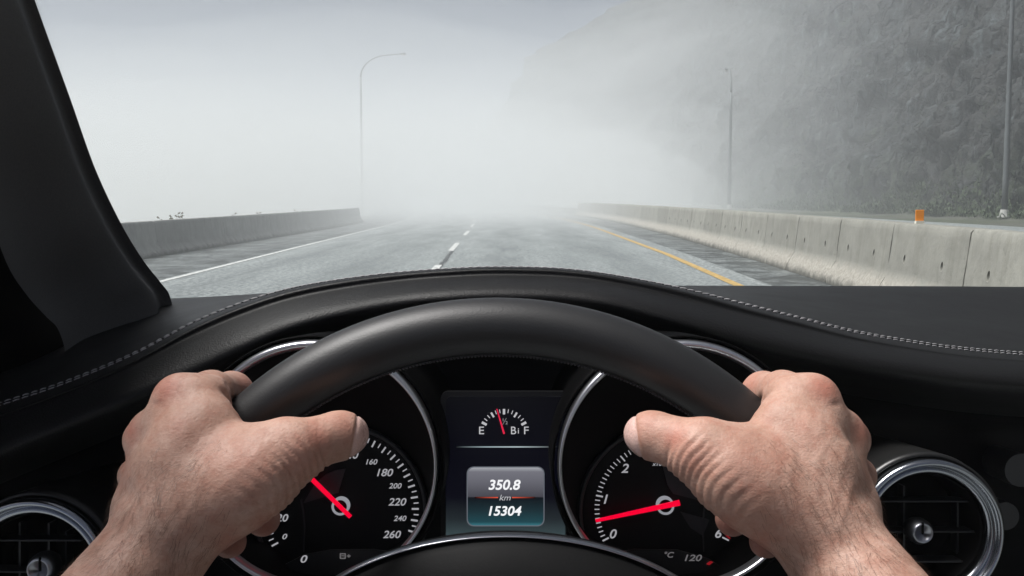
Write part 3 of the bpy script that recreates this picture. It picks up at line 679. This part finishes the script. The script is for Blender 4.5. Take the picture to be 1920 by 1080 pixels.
# steering wheel: rim centre and radius as seen, in a plane facing the driver
WD = .52; WC = (932, 1296); WR = 684.5
def wheel():
    n, m = 220, 28; V = []
    for i in range(n):
        a = 2 * math.pi * i / n
        for j in range(m):
            b = 2 * math.pi * j / m
            rr = WR + 53.5 * math.cos(b); dz = .0165 * math.sin(b)
            V.append(P(WC[0] + rr * math.cos(a), WC[1] + rr * math.sin(a), WD) + FW * dz)
    o = mesh('steering_wheel', V, [(i * m + j, i * m + (j + 1) % m, ((i + 1) % n) * m + (j + 1) % m, ((i + 1) % n) * m + j) for i in range(n) for j in range(m)], M_rim, CAR)
    fixn(o); o['label'] = 'black leather steering wheel held at both sides'
    mb = MB()   # cross stitches along the inner edge
    for i in range(560):
        a = R(-172) + R(164) * i / 560; s = 1 if i % 2 else -1
        p0 = P(WC[0] + (WR - 54) * math.cos(a), WC[1] + (WR - 54) * math.sin(a), WD) - FW * .003; p1 = P(WC[0] + (WR - 53) * math.cos(a + .0042 * s), WC[1] + (WR - 53) * math.sin(a + .0042 * s), WD) - FW * .0062
        mb.tube([p0, (p0 + p1) / 2 + (P(*WC, WD) - p0) * .003, p1], .0004, 4)
    mb.build('stitching', plain('dark_thread', (.05, .05, .055), .8), o, kind='stuff')
    # hub: domed pad with silver trim
    cx, cy, a_, b_ = 950, 1330, 478, 325
    rows = []; k = 96
    for (s, dz) in ((1.0, .012), (1.0, 0), (.985, -.005), (.95, -.009), (.8, -.016), (.5, -.024), (.2, -.028), (.01, -.029)):
        rows += [P(cx + a_ * s * math.cos(t), cy + b_ * s * math.sin(t), .505) + FW * dz for t in np.linspace(0, 2 * math.pi, k, endpoint=False)]
    mm = len(rows) // k
    hb = mesh('hub', rows, [(i * k + j, i * k + (j + 1) % k, (i + 1) * k + (j + 1) % k, (i + 1) * k + j) for i in range(mm - 1) for j in range(k)], M_hub, o); fixn(hb)
    V = []; prof = []
    for i in range(k * 2):
        t = 2 * math.pi * i / (k * 2); w_ = 3 + 5 * max(0, -math.sin(t)) * min(1, abs(math.cos(t)) * 1.6) ** 1.5
        for (r_, dz) in ((0, -.001), (w_ * .3, -.0035), (w_ * .8, -.0025), (w_, .002), (w_ * .5, .006)):
            V.append(P(cx + (a_ + r_) * math.cos(t), cy + (b_ + r_) * math.sin(t), .503) + FW * dz)
    q = mesh('hub_trim', V, [(i * 5 + j, i * 5 + (j + 1) % 5, ((i + 1) % (2 * k)) * 5 + (j + 1) % 5, ((i + 1) % (2 * k)) * 5 + j) for i in range(2 * k) for j in range(5)], M_satin, o); fixn(q)
    for s in (-1, 1):
        rws = []
        for u in np.linspace(0, 1, 8):
            x = WC[0] + s * (400 + 250 * u); hh = 105 - 25 * math.sin(u * 3.14)
            rws.append([P(x, 1330 + hh * math.cos(b), .512) + FW * .011 * math.sin(b) for b in np.linspace(0, 2 * math.pi, 16, endpoint=False)])
        V = np.array(rws).reshape(-1, 3); o2 = mesh('spoke', V, [(i * 16 + j, i * 16 + (j + 1) % 16, (i + 1) * 16 + (j + 1) % 16, (i + 1) * 16 + j) for i in range(7) for j in range(16)], M_hub, o); fixn(o2)
wheel()

# air vents
def vent(cx, cy, rs, d, label, slats_y, bars, knob, mat):
    v = ringset('air_vent', (cx, cy, d), None, [(138 * rs, .004), (136 * rs, -.008), (130 * rs, -.012), (124 * rs, -.008), (122 * rs, -.003), (120 * rs, -.006), (114 * rs, -.007), (109 * rs, -.001), (108 * rs, .012)], mat, CAR); v['label'] = label
    ringset('housing', (cx, cy, d), None, [(108 * rs, .002), (104 * rs, .004), (101 * rs, .03), (100 * rs, .055), (108 * rs, .055)], M_black, v)
    ringset('outer_lip', (cx, cy, d), None, [(146 * rs, .008), (144 * rs, -.002), (139 * rs, -.001), (134 * rs, .01), (122 * rs, .20), (128 * rs, .20)], plain('lip_black', (.012, .012, .012), .35), v)
    disc('back_plate', (cx, cy, d + .05), 112 * rs, plain('vent_black', (.001, .001, .001), .8, spec=.1), v)
    ms = plain('slat_black', (.02, .02, .022), .35)
    for y in slats_y:
        hw = math.sqrt(max(0, (100 * rs) ** 2 - (y - cy) ** 2)); m = MB()
        a, b = P(cx - hw, y, d + .012), P(cx + hw, y, d + .012)
        m.box((a + b) / 2 + FW * .008, np.linalg.norm(b - a), .018, .0014, ax=[[1, 0, 0], FW, -DN]); o = m.build('slat', ms, v, smooth=False); bv = o.modifiers.new('b', 'BEVEL'); bv.width = .0004
    for x in bars:
        hw = math.sqrt(max(0, (98 * rs) ** 2 - (x - cx) ** 2)); m = MB(); a, b = P(x, cy - hw, d + .03), P(x, cy + hw, d + .03)
        m.box((a + b) / 2, .0014, .012, np.linalg.norm(b - a), ax=[[1, 0, 0], FW, -DN]); m.build('vertical_vane', ms, v, smooth=False)
    kx, ky, kr = knob
    k = ringset('knob', (kx, ky, d - .006), None, [(0.01, -.0), (kr * .62, -.001), (kr * .68, -.003), (kr * .78, -.002), (kr, .004), (kr * 1.02, .010), (kr * .9, .016), (.01, .016)], M_satin, v, n=48)
    m = MB(); a = P(kx + 1, ky - kr * .35, d - .0085); m.box(a, .0012, .002, kr * .9 * d / F, ax=[[1, 0, 0], FW, -DN]); m.build('notch', M_black, k, smooth=False)
M_ring = plain('vent_chrome', (.38, .40, .43), .2, 1.0)
vent(1737, 995, 1.0, .80, 'round air vent with a chrome ring right of the wheel', (940, 997, 1053), (1690, 1790), (1729, 999, 24), M_ring)
vent(68, 1078, 1.07, .74, 'round air vent with a chrome ring behind the left forearm', (1013, 1072, 1128), (44, 98, 130), (74, 1068, 28), M_ring)
disc('reflection', (1915, 882, .965), 31, plain('reflection_grey', (.03, .03, .032), .4), CAR, dz=.07, label='dark grey disc standing in for a faint round reflection at the right edge')  # grey disc stands in for a faint round reflection on the trim
disc('reflection', (1885, 968, .965), 26, plain('reflection_dark', (.014, .014, .016), .4), CAR, dz=.07)  # darker disc for the lower faint reflection, no real control

# left windscreen pillar and door frame
def pillar():
    E = [(-95, -420, .62), (-35, -200, .70), (35, 0, .80), (100, 180, .90), (150, 320, .985), (200, 425, 1.05), (240, 490, 1.10), (272, 530, 1.13), (291, 558, 1.15), (300, 620, 1.16), (300, 760, 1.16), (300, 950, 1.14)]
    n = len(E); prof = [(30, .05), (9, .045), (1, .022), (0, .0), (-7, -.013), (-40, -.03), (-100, -.055), (-150, -.085), (-190, -.13)]
    rows = []
    for off, dz in prof:
        r = []
        for i, (x, y, d) in enumerate(E):
            wf = 1.0 if i < 6 else [1, 1, .98, .95, .92, .9, .9, .9][min(i - 5, 7)]
            r.append(P(x + off * wf, y + (abs(off) * .33 if off < 0 else 0) * (1 if i > 4 else .3), d + dz * 1.3))
        rows.append(r)
    g = loft(rows, 60, 50); o = mesh('windscreen_pillar', g.reshape(-1, 3), grid_faces(*g.shape[:2]), M_cloth, CAR); o['label'] = 'dark cloth covered windscreen pillar sloping up at the left'
    # door frame: black strip that runs up beside the pillar
    rows = []
    for dx, dz in ((-130, -.06), (-160, -.11), (-260, -.2), (-420, -.26), (-700, -.32)):
        rows.append([P(x + dx, y + 60 - dx * .18, max(.3, d + dz)) for (x, y, d) in E])
    g = loft(rows, 50, 30); mesh('door_frame', g.reshape(-1, 3), grid_faces(*g.shape[:2]), M_black, CAR)
pillar()
# windscreen glass
t = NT('windscreen_glass'); t.t.nodes.remove(t.b)
tr = t.n('BsdfTransparent'); tr.inputs[0].default_value = (.97, .985, .98, 1); gl = t.n('BsdfGlossy', Roughness=.02); lw = t.n('LayerWeight', Blend=.12)
mx = t.n('MixShader'); t.l(t.math('MULTIPLY', lw.outputs['Fresnel'], .5), mx.inputs[0]); t.l(tr.outputs[0], mx.inputs[1]); t.l(gl.outputs[0], mx.inputs[2]); t.l(mx.outputs[0], t.o.inputs['Surface'])
rows = [[P(px, py + 4 * math.sin((px + 100) / 2500 * 3.14), d + .05 * math.sin((px + 100) / 2500 * 3.14)) for px in (30 + ox, 500, 960, 1500, 2000, 2500 + ox)] for (py, d, ox) in ((575, 1.44, 200), (300, 1.28, 100), (0, 1.1, 0), (-300, .93, -100), (-700, .75, -250))]
g = loft(rows, 30, 24); g2 = g + FW * .005; n0, m0 = g.shape[:2]
F1 = grid_faces(n0, m0); F2 = [tuple(i + n0 * m0 for i in f[::-1]) for f in F1]
bd = [(0, j) for j in range(m0)] + [(i, m0 - 1) for i in range(1, n0)] + [(n0 - 1, j) for j in range(m0 - 2, -1, -1)] + [(i, 0) for i in range(n0 - 2, 0, -1)]
bi = [i * m0 + j for i, j in bd]; F3 = [(bi[k], bi[(k + 1) % len(bi)], bi[(k + 1) % len(bi)] + n0 * m0, bi[k] + n0 * m0) for k in range(len(bi))]
mesh('windscreen', np.vstack([g.reshape(-1, 3), g2.reshape(-1, 3)]), F1 + F2 + F3, t.m, CAR)
# ------------------------------------------------------------------ driver's hands and forearms
def surface_nets(vol, org, h):
    s = vol < 0; nx, ny, nz = vol.shape
    cnt = np.zeros((nx - 1, ny - 1, nz - 1), np.int8)
    for i in (0, 1):
        for j in (0, 1):
            for k in (0, 1): cnt += s[i:nx - 1 + i, j:ny - 1 + j, k:nz - 1 + k]
    act = np.argwhere((cnt > 0) & (cnt < 8)); idx = -np.ones(cnt.shape, np.int64); idx[tuple(act.T)] = np.arange(len(act))
    acc = np.zeros((len(act), 3)); n = np.zeros(len(act))
    cor = [(i, j, k) for i in (0, 1) for j in (0, 1) for k in (0, 1)]
    val = {c: vol[act[:, 0] + c[0], act[:, 1] + c[1], act[:, 2] + c[2]] for c in cor}
    for a in cor:
        for ax in range(3):
            if a[ax]: continue
            b = list(a); b[ax] = 1; b = tuple(b); va, vb = val[a], val[b]; m = (va < 0) != (vb < 0)
            t = np.where(m, va / np.where(m, va - vb, 1), 0); p = np.array(a, float)[None].repeat(len(act), 0); p[:, ax] += t
            acc += p * m[:, None]; n += m
    V = org + (act + acc / n[:, None]) * h
    Q = []
    for ax in range(3):
        u, w_ = [(1, 2), (2, 0), (0, 1)][ax]
        sa = s.take(range(0, s.shape[ax] - 1), ax); sb = s.take(range(1, s.shape[ax]), ax)
        e = np.argwhere(sa != sb); e = e[(e[:, u] > 0) & (e[:, w_] > 0) & (e[:, u] < s.shape[u] - 1) & (e[:, w_] < s.shape[w_] - 1)]
        ins = sa[tuple(e.T)]
        def g(du, dw):
            q = e.copy(); q[:, u] -= du; q[:, w_] -= dw; return idx[tuple(q.T)]
        q = np.stack([g(1, 1), g(0, 1), g(0, 0), g(1, 0)], 1); q[~ins] = q[~ins][:, ::-1]; Q.append(q)
    return V, np.vstack(Q)
class SDF:
    def __init__(s, lo, hi, h):
        s.lo = np.array(lo, float); s.h = h; s.n = np.ceil((np.array(hi) - s.lo) / h).astype(int) + 1
        s.v = np.full(s.n, .03, np.float32)
    def cone(s, a, b, ra, rb, k=.006, sub=False, flat=None):
        a, b = np.array(a, float), np.array(b, float); m = max(ra, rb) + k + .010
        lo = np.maximum(np.floor((np.minimum(a, b) - m - s.lo) / s.h).astype(int), 0); hi = np.minimum(np.ceil((np.maximum(a, b) + m - s.lo) / s.h).astype(int) + 1, s.n)
        if (hi <= lo).any(): return
        X = np.stack(np.meshgrid(*[s.lo[i] + np.arange(lo[i], hi[i]) * s.h for i in range(3)], indexing='ij'), -1).astype(np.float32)
        d = (b - a).astype(np.float32); L = float(d @ d) + 1e-12; q = X - a.astype(np.float32)
        t = np.clip(q @ d / L, 0, 1); r = q - t[..., None] * d
        if flat is not None:   # flat=(axis, scale): squash along an axis
            ax = np.array(flat[0], np.float32); ax /= np.linalg.norm(ax); c = r @ ax; r = r + (c * (flat[1] - 1))[..., None] * ax
        tt = t * t * (3 - 2 * t) * .5 + t * .5
        D = np.linalg.norm(r, axis=-1) - (ra + (rb - ra) * tt)
        sl = tuple(slice(x, y) for x, y in zip(lo, hi)); A = s.v[sl]
        if sub: h_ = np.maximum(k - np.abs(-A - D), 0) / k; s.v[sl] = -(np.minimum(-A, D) - h_ * h_ * k / 4)
        else: h_ = np.maximum(k - np.abs(A - D), 0) / k; s.v[sl] = np.minimum(A, D) - h_ * h_ * k / 4
def cp(px, py, d): return np.array([(px - 960) / F * d, (py - 540) / F * d, d])   # camera-frame metres
HAND = dict(
 # name: (px, py, depth, radius px)
 wrist=(303, 985, .474, 93), wr2=(320, 1010, .482, 78),
)
def pr(n): return n[3] * n[2] / F
def hand_sdf(h=.0011):
    lo = cp(100, 660, .36); hi = cp(720, 1200, .62)
    S = SDF([-.275, .028, .335], [-.062, .235, .605], h)
    def seg(a, b, k=.006, **kw): S.cone(cp(*a[:3]), cp(*b[:3]), pr(a), pr(b), k, **kw)
    # forearm: two bones side by side make it flat
    E = np.array([-.275, .285, .31])
    wa, wb = cp(278, 1005, .476), cp(345, 1020, .484)
    S.cone(wa, E + [-.003, 0, 0], .0148, .034, .010); S.cone(wb, E + [.012, 0.01, .01], .0150, .033, .010)
    S.cone(cp(308, 1000, .474), E + [.004, 0, 0], .0165, .033, .010)
    # carpus
    seg((310, 970, .474, 72), (335, 925, .480, 66), .010)
    seg((272, 950, .492, 48), (275, 1000, .486, 54), .010)
    # metacarpals and knuckles
    I = (335, 748, .498, 38); M = (273, 824, .513, 34); Rg = (262, 893, .530, 34); K = (262, 940, .546, 30)
    seg((322, 940, .480, 58), (350, 830, .484, 48), .010); seg((350, 830, .484, 48), (345, 765, .494, 42), .010)
    seg((308, 960, .482, 56), (285, 840, .502, 44), .012)
    seg((290, 960, .490, 54), (268, 900, .520, 42), .012); seg((290, 980, .498, 50), (270, 950, .538, 34), .012)
    S.cone(cp(395, 795, .488), cp(330, 880, .480), .0115, .016, .012)
    S.cone(cp(380, 745, .497), cp(392, 805, .491), .0092, .0120, .008)
    for q in (I, M, Rg, K): S.cone(cp(*q[:3]), cp(*q[:3]), pr(q), pr(q), .005)
    seg((290, 805, .506, 40), (320, 790, .496, 44), .008)
    S.cone(cp(345, 748, .498), cp(398, 745, .505), .0098, .0092, .008)
    # fingers round the rim
    def finger(pts, k=.004):
        for a, b in zip(pts[:-1], pts[1:]): seg(a, b, k)
    finger([(338, 746, .499, 38), (398, 735, .515, 37), (436, 736, .543, 36), (500, 800, .565, 31), (522, 850, .556, 28)])
    finger([M, (300, 820, .545, 34), (345, 822, .563, 33), (432, 888, .574, 31), (494, 972, .545, 31)])
    finger([Rg, (285, 898, .555, 33), (318, 905, .573, 32), (388, 960, .578, 30), (432, 1014, .548, 30)])
    finger([K, (285, 960, .565, 29), (305, 975, .577, 28), (345, 1005, .58, 26), (372, 1025, .565, 24)])
    # thumb side: thenar, metacarpal, two phalanges
    seg((345, 965, .476, 70), (440, 918, .474, 73), .012)
    seg((395, 945, .478, 72), (492, 886, .474, 67), .012)
    seg((440, 895, .478, 62), (540, 842, .478, 50), .010)
    seg((500, 885, .474, 58), (547, 852, .478, 46), .008)
    seg((400, 855, .486, 52), (505, 848, .480, 46), .010)
    seg((545, 842, .478, 50), (600, 826, .484, 36), .006)
    seg((556, 844, .478, 44), (583, 836, .482, 38), .008)
    seg((606, 822, .484, 38), (640, 816, .490, 43), .005)
    seg((632, 816, .488, 42), (656, 813, .496, 37), .004)
    # creases: valley on the thumb joint top, web fold by the index finger, notch between the knuckles
    S.cone(cp(434, 752, .500), cp(415, 712, .490), .0012, .0006, .004, sub=True)
    return surface_nets(S.v, S.lo, h)
def largest(V, Q):
    lab = np.arange(len(V)); E = np.vstack([Q[:, [0, 1]], Q[:, [1, 2]], Q[:, [2, 3]]])
    while True:
        m = np.minimum(lab[E[:, 0]], lab[E[:, 1]]); l2 = lab.copy(); np.minimum.at(l2, E[:, 0], m); np.minimum.at(l2, E[:, 1], m); l2 = l2[l2]
        if (l2 == lab).all(): break
        lab = l2
    u, c = np.unique(lab[Q[:, 0]], return_counts=True); keep = lab == u[c.argmax()]
    new = np.cumsum(keep) - 1; return V[keep], new[Q[keep[Q[:, 0]]]]
HV, HF = largest(*hand_sdf())
def seg_dist(V, a, b):
    d = b - a; t = np.clip((V - a) @ d / (d @ d), 0, 1); return np.linalg.norm(V - a - t[:, None] * d, axis=1), t
def hand_detail(V, Fq):
    """normals, relief along them, and where the skin is redder or has a nail"""
    def normals(V):
        a, b, c, d = [V[Fq[:, i]] for i in range(4)]; n = np.cross(c - a, d - b); N = np.zeros_like(V)
        for i in range(4): np.add.at(N, Fq[:, i], n)
        return N / (np.linalg.norm(N, axis=1)[:, None] + 1e-12)
    # light smoothing
    E = np.vstack([Fq[:, [0, 1]], Fq[:, [1, 2]], Fq[:, [2, 3]], Fq[:, [3, 0]]])
    for it in range(3):
        A = np.zeros_like(V); c = np.zeros(len(V)); np.add.at(A, E[:, 0], V[E[:, 1]]); np.add.at(A, E[:, 1], V[E[:, 0]]); np.add.at(c, E[:, 0], 1); np.add.at(c, E[:, 1], 1)
        V = V * .5 + .5 * A / c[:, None]
    N = normals(V); px = V[:, 0] / V[:, 2] * F + 960; py = V[:, 1] / V[:, 2] * F + 540
    front = np.clip(-N[:, 2] * 1.5 + .3, 0, 1)
    sm = lambda x, a, b: np.clip((x - a) / (b - a), 0, 1) ** 2 * (3 - 2 * np.clip((x - a) / (b - a), 0, 1))
    D = np.zeros(len(V)); nz = np.array([mnoise.noise(Vector(v * 60)) for v in V]); nz2 = np.array([mnoise.noise(Vector(v * 210)) for v in V])
    nz3 = np.array([mnoise.noise(Vector(v * 28 + 5)) for v in V])
    # wrinkles over the thumb muscle: arcs across the thumb's length
    v_ = (px - 540) * .72 + (py - 880) * .69; u_ = (px - 540) * .69 - (py - 880) * .72
    uu = u_ + .009 * np.maximum(0, v_ + 15) ** 2
    wm = sm(v_, -62, -12) * sm(u_, -150, -70) * (1 - sm(u_, 52, 66)) * sm(-V[:, 2], -.515, -.50)
    ph = uu / (17 + 5 * sm(-u_, 0, 120)) + nz3 * .9 + nz * .35
    fr_ = ph - np.floor(ph); fr2 = ph * 2.1 - np.floor(ph * 2.1)
    wr = np.sin(fr_ * math.pi) ** .7 - .5; wr2 = np.sin(fr2 * math.pi) - .5
    D += wm * ((.55 + .5 * np.clip(nz3 * 2 + .4, 0, 1)) * wr * .0010 + wr2 * .00022)
    # thumb knuckle creases
    for (x, y, a) in ((596, 815, .00035), (604, 812, .0003), (612, 808, .0002)):
        l = (px - x) * .97 + (py - y) * .12 + nz * 4; D -= a * np.exp(-(l / 2.2) ** 2) * sm(-py, -850, -790) * 1 * front
    # crease bending round the ball of the thumb joint
    l = (px - 604) + (py - 850) * -.25 + nz * 3; D -= .0006 * np.exp(-(l / 4) ** 2) * sm(py, 822, 850) * sm(px, 570, 590) * (1 - sm(px, 640, 660))
    # web folds fanning from between thumb and index
    for k in range(5):
        x0, y0 = 505 + 9 * k, 812 + 4 * k; l = (px - x0) * .5 + (py - y0) * -.05
    # tendons and veins on the back
    def line(pts, a, wd):
        nonlocal D
        best = np.full(len(V), 9.)
        P2 = np.stack([px, py], 1)
        for u, v in zip(pts[:-1], pts[1:]):
            d_, _ = seg_dist(P2, np.array(u, float), np.array(v, float)); best = np.minimum(best, d_)
        D += a * np.exp(-(best / wd) ** 2) * front
    line([(345, 770), (350, 850), (338, 940)], .0004, 15); line([(275, 838), (285, 890), (298, 960)], .0005, 12); line([(262, 910), (272, 950), (285, 990)], .0005, 10)
    line([(312, 770), (308, 850), (315, 930)], -.0004, 14)
    line([(505, 830), (455, 880), (400, 930), (375, 960)], .0005, 16)
    line([(395, 800), (372, 850), (380, 900), (360, 950), (300, 1030)], .00022, 8); line([(300, 820), (330, 870), (325, 930)], .0002, 7)
    line([(230, 1060), (270, 1000), (290, 940)], .00025, 8)
    # hollow between the wrist bone and the hand, bone of the wrist
    d_ = np.hypot(px - 238, py - 925); D -= .0015 * np.exp(-(d_ / 24) ** 2) * front
    d_ = np.hypot(px - 285, py - 762); D -= .0006 * np.exp(-(np.hypot((px - 296) / 1.6, (py - 759)) / 6) ** 2)
    # crease at the root of the index finger
    l = (px - 432) * .9 + (py - 735) * -.35; D -= .0011 * np.exp(-(l / 4.5) ** 2) * sm(py, 706, 725) * (1 - sm(py, 760, 775)) * (px > 410)
    # thumb nail: flat plate with a rim of skin, on the far upper side of the tip
    nl = (px - 664) * .985 + (py - 812) * .17; nail = sm(nl, -1.5, 1.5) * (N[:, 0] > -.2) * (V[:, 0] > cp(640, 0, .48)[0])
    D -= .0007 * np.exp(-((nl - 0) / 2.6) ** 2) * (px > 640) + .00035 * nail
    D += nz * .00022 + nz2 * .00010
    V = V + N * D[:, None]; N = normals(V)
    red = np.zeros(len(V))
    def blob(x, y, r, a, ry=None):
        nonlocal red; red = np.maximum(red, a * np.exp(-((px - x) / r) ** 2 - ((py - y) / (ry or r)) ** 2))
    blob(315, 732, 28, .95); blob(248, 808, 20, .85, 26); blob(590, 822, 24, .75); blob(460, 720, 20, .8); blob(332, 800, 46, .3); blob(560, 860, 40, .45); blob(470, 880, 60, .25); blob(645, 800, 28, .35)
    blob(410, 860, 50, .2); blob(520, 770, 60, .35, 20); blob(500, 990, 28, 1.0); blob(440, 1030, 34, 1.0); blob(232, 870, 14, .5, 40)
    red = np.clip(red + nz3 * .18 + nz * .1, 0, 1)
    red = np.maximum(red, sm(V[:, 2], .535, .55))
    hairy = sm(-(px - 1.05 * (py - 700) * 0 - 0) , -470, -360) * sm(py, 800, 900)
    return V, N, red, nail, hairy
HV, HN, HRED, HNAIL, HHAIR = hand_detail(HV, HF)
def skin_mat():
    t = NT('skin'); ob = t.coord(); at_ = t.n('Attribute', _attribute_name='tone'); sp = t.n('SeparateColor'); t.l(at_.outputs['Color'], sp.inputs[0])
    n1 = t.noise(ob, 55, 6, .65); n2 = t.noise(ob, 420, 4, .7); n3 = t.noise(ob, 150, 5, .65)
    c = t.mix(t.ramp(n1, [(.35, 0), (.65, 1)]), (.40, .235, .175), (.50, .325, .255))
    c = t.mix(t.ramp(n3, [(.45, 0), (.7, .6)]), c, (.36, .165, .115))
    c = t.mix(t.math('MULTIPLY', sp.outputs[0], .6), c, (.42, .125, .085))
    c = t.mix(t.ramp(n2, [(.3, .3), (.5, 0)]), c, (.25, .13, .09))
    c = t.mix(t.math('MULTIPLY', sp.outputs[1], .85), c, (.66, .45, .40))
    vo = t.n('TexVoronoi', Scale=520.0, _feature='DISTANCE_TO_EDGE'); t.l(ob, vo.inputs['Vector'])
    mp = t.n('Mapping'); mp.inputs['Rotation'].default_value = (0, .7, 0); mp.inputs['Scale'].default_value = (1, 1, 3.2); t.l(ob, mp.inputs[0]); fl = t.noise(mp.outputs[0], 260, 4, .7)
    b = t.bump(vo.outputs[0], .22, .0006); b = t.bump(t.math('ADD', fl, n2), .35, .0006, b)
    ro = t.math('SUBTRACT', t.ramp(n3, [(.3, .5), (.7, .6)]), t.math('MULTIPLY', sp.outputs[1], .28))
    t.b.inputs['Subsurface Radius'].default_value = (.9, .35, .2)
    return t.set(c, ro, spec=.38, nrm=b, Subsurface_Weight=.08, Subsurface_Scale=.004)
M_skin = skin_mat()
MIRX = (932 - 960) / F * WD     # the plane of symmetry through the wheel's centre
def mir(a): a = np.array(a); a[:, 0] = 2 * MIRX - a[:, 0]; return a
def upper_arm(V, Q):
    """rings that carry on from the cut edge of the forearm through elbow and shoulder to the middle of the chest"""
    E = np.vstack([Q[:, [0, 1]], Q[:, [1, 2]], Q[:, [2, 3]], Q[:, [3, 0]]]); st = set(map(tuple, E.tolist())); nxt = {a: b for a, b in st if (b, a) not in st}
    loops = []
    while nxt:
        k, b = nxt.popitem(); lp = [k]
        while b != lp[0] and b in nxt: lp.append(b); b = nxt.pop(b)
        loops.append(lp)
    lp = max(loops, key=len); P0 = V[lp]; m = len(lp); c0 = P0.mean(0)
    path = [c0, c0 + [-.012, .015, -.02], (-.285, .33, .26), (-.31, .35, .18), (-.28, .345, .08), (-.235, .33, -.03), (-.17, .36, -.09), (-.09, .40, -.10), (MIRX, .42, -.10)]
    rad = [None, .046, .050, .052, .058, .066, .09, .11, .115]; path = [np.array(p, float) for p in path]
    d0 = path[1] - path[0]; rings = []; prev = None
    u = P0[0] - c0; R0 = np.linalg.norm(P0 - c0, axis=1); pd = None; dirs = (P0 - c0) / R0[:, None]
    for i in range(1, len(path)):
        t = (path[min(i + 1, len(path) - 1)] - path[i - 1]); t /= np.linalg.norm(t)
        if i == len(path) - 1: t = np.array([1., 0, 0])
        if pd is None: pd = -np.linalg.svd(P0 - c0)[2][2]; pd = pd if pd @ t > 0 else -pd
        q = Vector(pd).rotation_difference(Vector(t)).to_matrix(); dirs = dirs @ np.array(q).T; pd = t
        dd = dirs - (dirs @ t)[:, None] * t; dd /= np.linalg.norm(dd, axis=1)[:, None]
        r = R0 * .55 + rad[1] * .45 if i == 1 else rad[i]
        rings.append(path[i] + dd * (r[:, None] if i == 1 else r))
    return lp, rings
lp, rings = upper_arm(HV, HF); n0 = len(HV); m = len(lp); nr = len(rings)
VL = np.vstack([HV] + rings[:-1]); n = len(VL); mid = rings[-1]; mid[:, 0] = MIRX
allv = C2W(np.vstack([VL, mir(VL), mid]))
FL = [tuple(q) for q in HF.tolist()]; prev = lp
for i in range(nr - 1):
    cur = [n0 + i * m + j for j in range(m)]; FL += [(prev[(j + 1) % m], prev[j], cur[j], cur[(j + 1) % m]) for j in range(m)]; prev = cur
FR = [tuple(i + n for i in q[::-1]) for q in FL]; cur = [2 * n + j for j in range(m)]
FM = [(prev[(j + 1) % m], prev[j], cur[j], cur[(j + 1) % m]) for j in range(m)]; prevr = [i + n for i in prev]
FM += [(prevr[j], prevr[(j + 1) % m], cur[(j + 1) % m], cur[j]) for j in range(m)]
allf = FL + FR + FM
me = bpy.data.meshes.new('person'); porg = np.array([MIRX, .2, .55]); me.from_pydata((allv - porg).tolist(), [], [tuple(int(i) for i in f) for f in allf]); me.update()
me.polygons.foreach_set('use_smooth', [True] * len(me.polygons)); me.materials.append(M_skin)
ca = me.color_attributes.new('tone', 'FLOAT_COLOR', 'POINT'); cl = np.zeros((len(allv), 4), np.float32)
for k_ in (0, n): cl[k_:k_ + n0, 0] = HRED; cl[k_:k_ + n0, 1] = HNAIL
cl[:, 2] = 0; cl[:, 3] = 1; ca.data.foreach_set('color', cl.ravel())
PER = bpy.data.objects.new('person', me); COL.objects.link(PER); PER.location = porg; ORG['person'] = porg
setp(PER, 'driver with bare forearms gripping the steering wheel with both hands, thumbs laid inward', 'person')
# fine dark hairs
mb = MB(); rr = np.random.default_rng(5); cand = np.where((HHAIR > .1) & (HN[:, 2] < -.15))[0]
flow0 = np.array([-.35, .8, -.2]); cnt = 0
for i in rr.permutation(cand)[:3400]:
    if rr.random() > HHAIR[i]: continue
    p, nn = HV[i], HN[i]; fl = flow0 + np.array([mnoise.noise(Vector(p * 40)), mnoise.noise(Vector(p * 40 + 9)), 0]) * .7 + rr.normal(0, .18, 3)
    fl = fl - nn * (fl @ nn); fl /= np.linalg.norm(fl); L = rr.uniform(.004, .010); wd = rr.uniform(.00004, .00008)
    sd = np.cross(fl, nn); cv = rr.uniform(-.35, .35)
    pts = [p + fl * L * t + sd * cv * L * t * t + nn * (L * .16 * math.sin(t * 2.6) + .0001) for t in (0, .35, .7, 1)]
    for mm in (0, 1):
        q = [C2W(np.array([[2 * MIRX - x[0], x[1], x[2]] if mm else x]))[0] for x in pts]
        sw = C2W(np.array([[-sd[0], sd[1], sd[2]] if mm else sd]))[0] - CAMP
        v = []
        for j, x in enumerate(q): a = wd * (1 - .28 * j); v += [x - sw * a, x + sw * a]
        mb.add(v, [(2 * j, 2 * j + 1, 2 * j + 3, 2 * j + 2) for j in range(3)])
mb.build('arm_hair', plain('arm_hair', (.13, .075, .05), .5), PER, smooth=False, kind='stuff')
# sleeves and shirt of the driver, below and behind the camera
def shirt():
    S = SDF([-.5, .16, -.30], [.46, .95, .36], .011)
    for s in (-1, 1):
        mx_ = lambda x: MIRX + s * (x - MIRX) * -1 if s > 0 else x
        q = lambda x, y, z: np.array([2 * MIRX - x if s > 0 else x, y, z])
        S.cone(q(-.29, .33, .27), q(-.33, .36, .19), .054, .060, .03); S.cone(q(-.33, .36, .19), q(-.22, .34, -.08), .060, .078, .04)
        S.cone(q(-.2, .33, -.1), q(-.12, .85, -.08), .085, .14, .08)
    S.cone([-.1, .4, -.1], [-.05, .9, -.06], .13, .15, .1)
    V, Q = surface_nets(S.v, S.lo, S.h)
    o = mesh('shirt', C2W(V), Q, plain('navy_shirt', (.02, .025, .04), .9, grain=(300, .3, .001)), PER)
shirt()
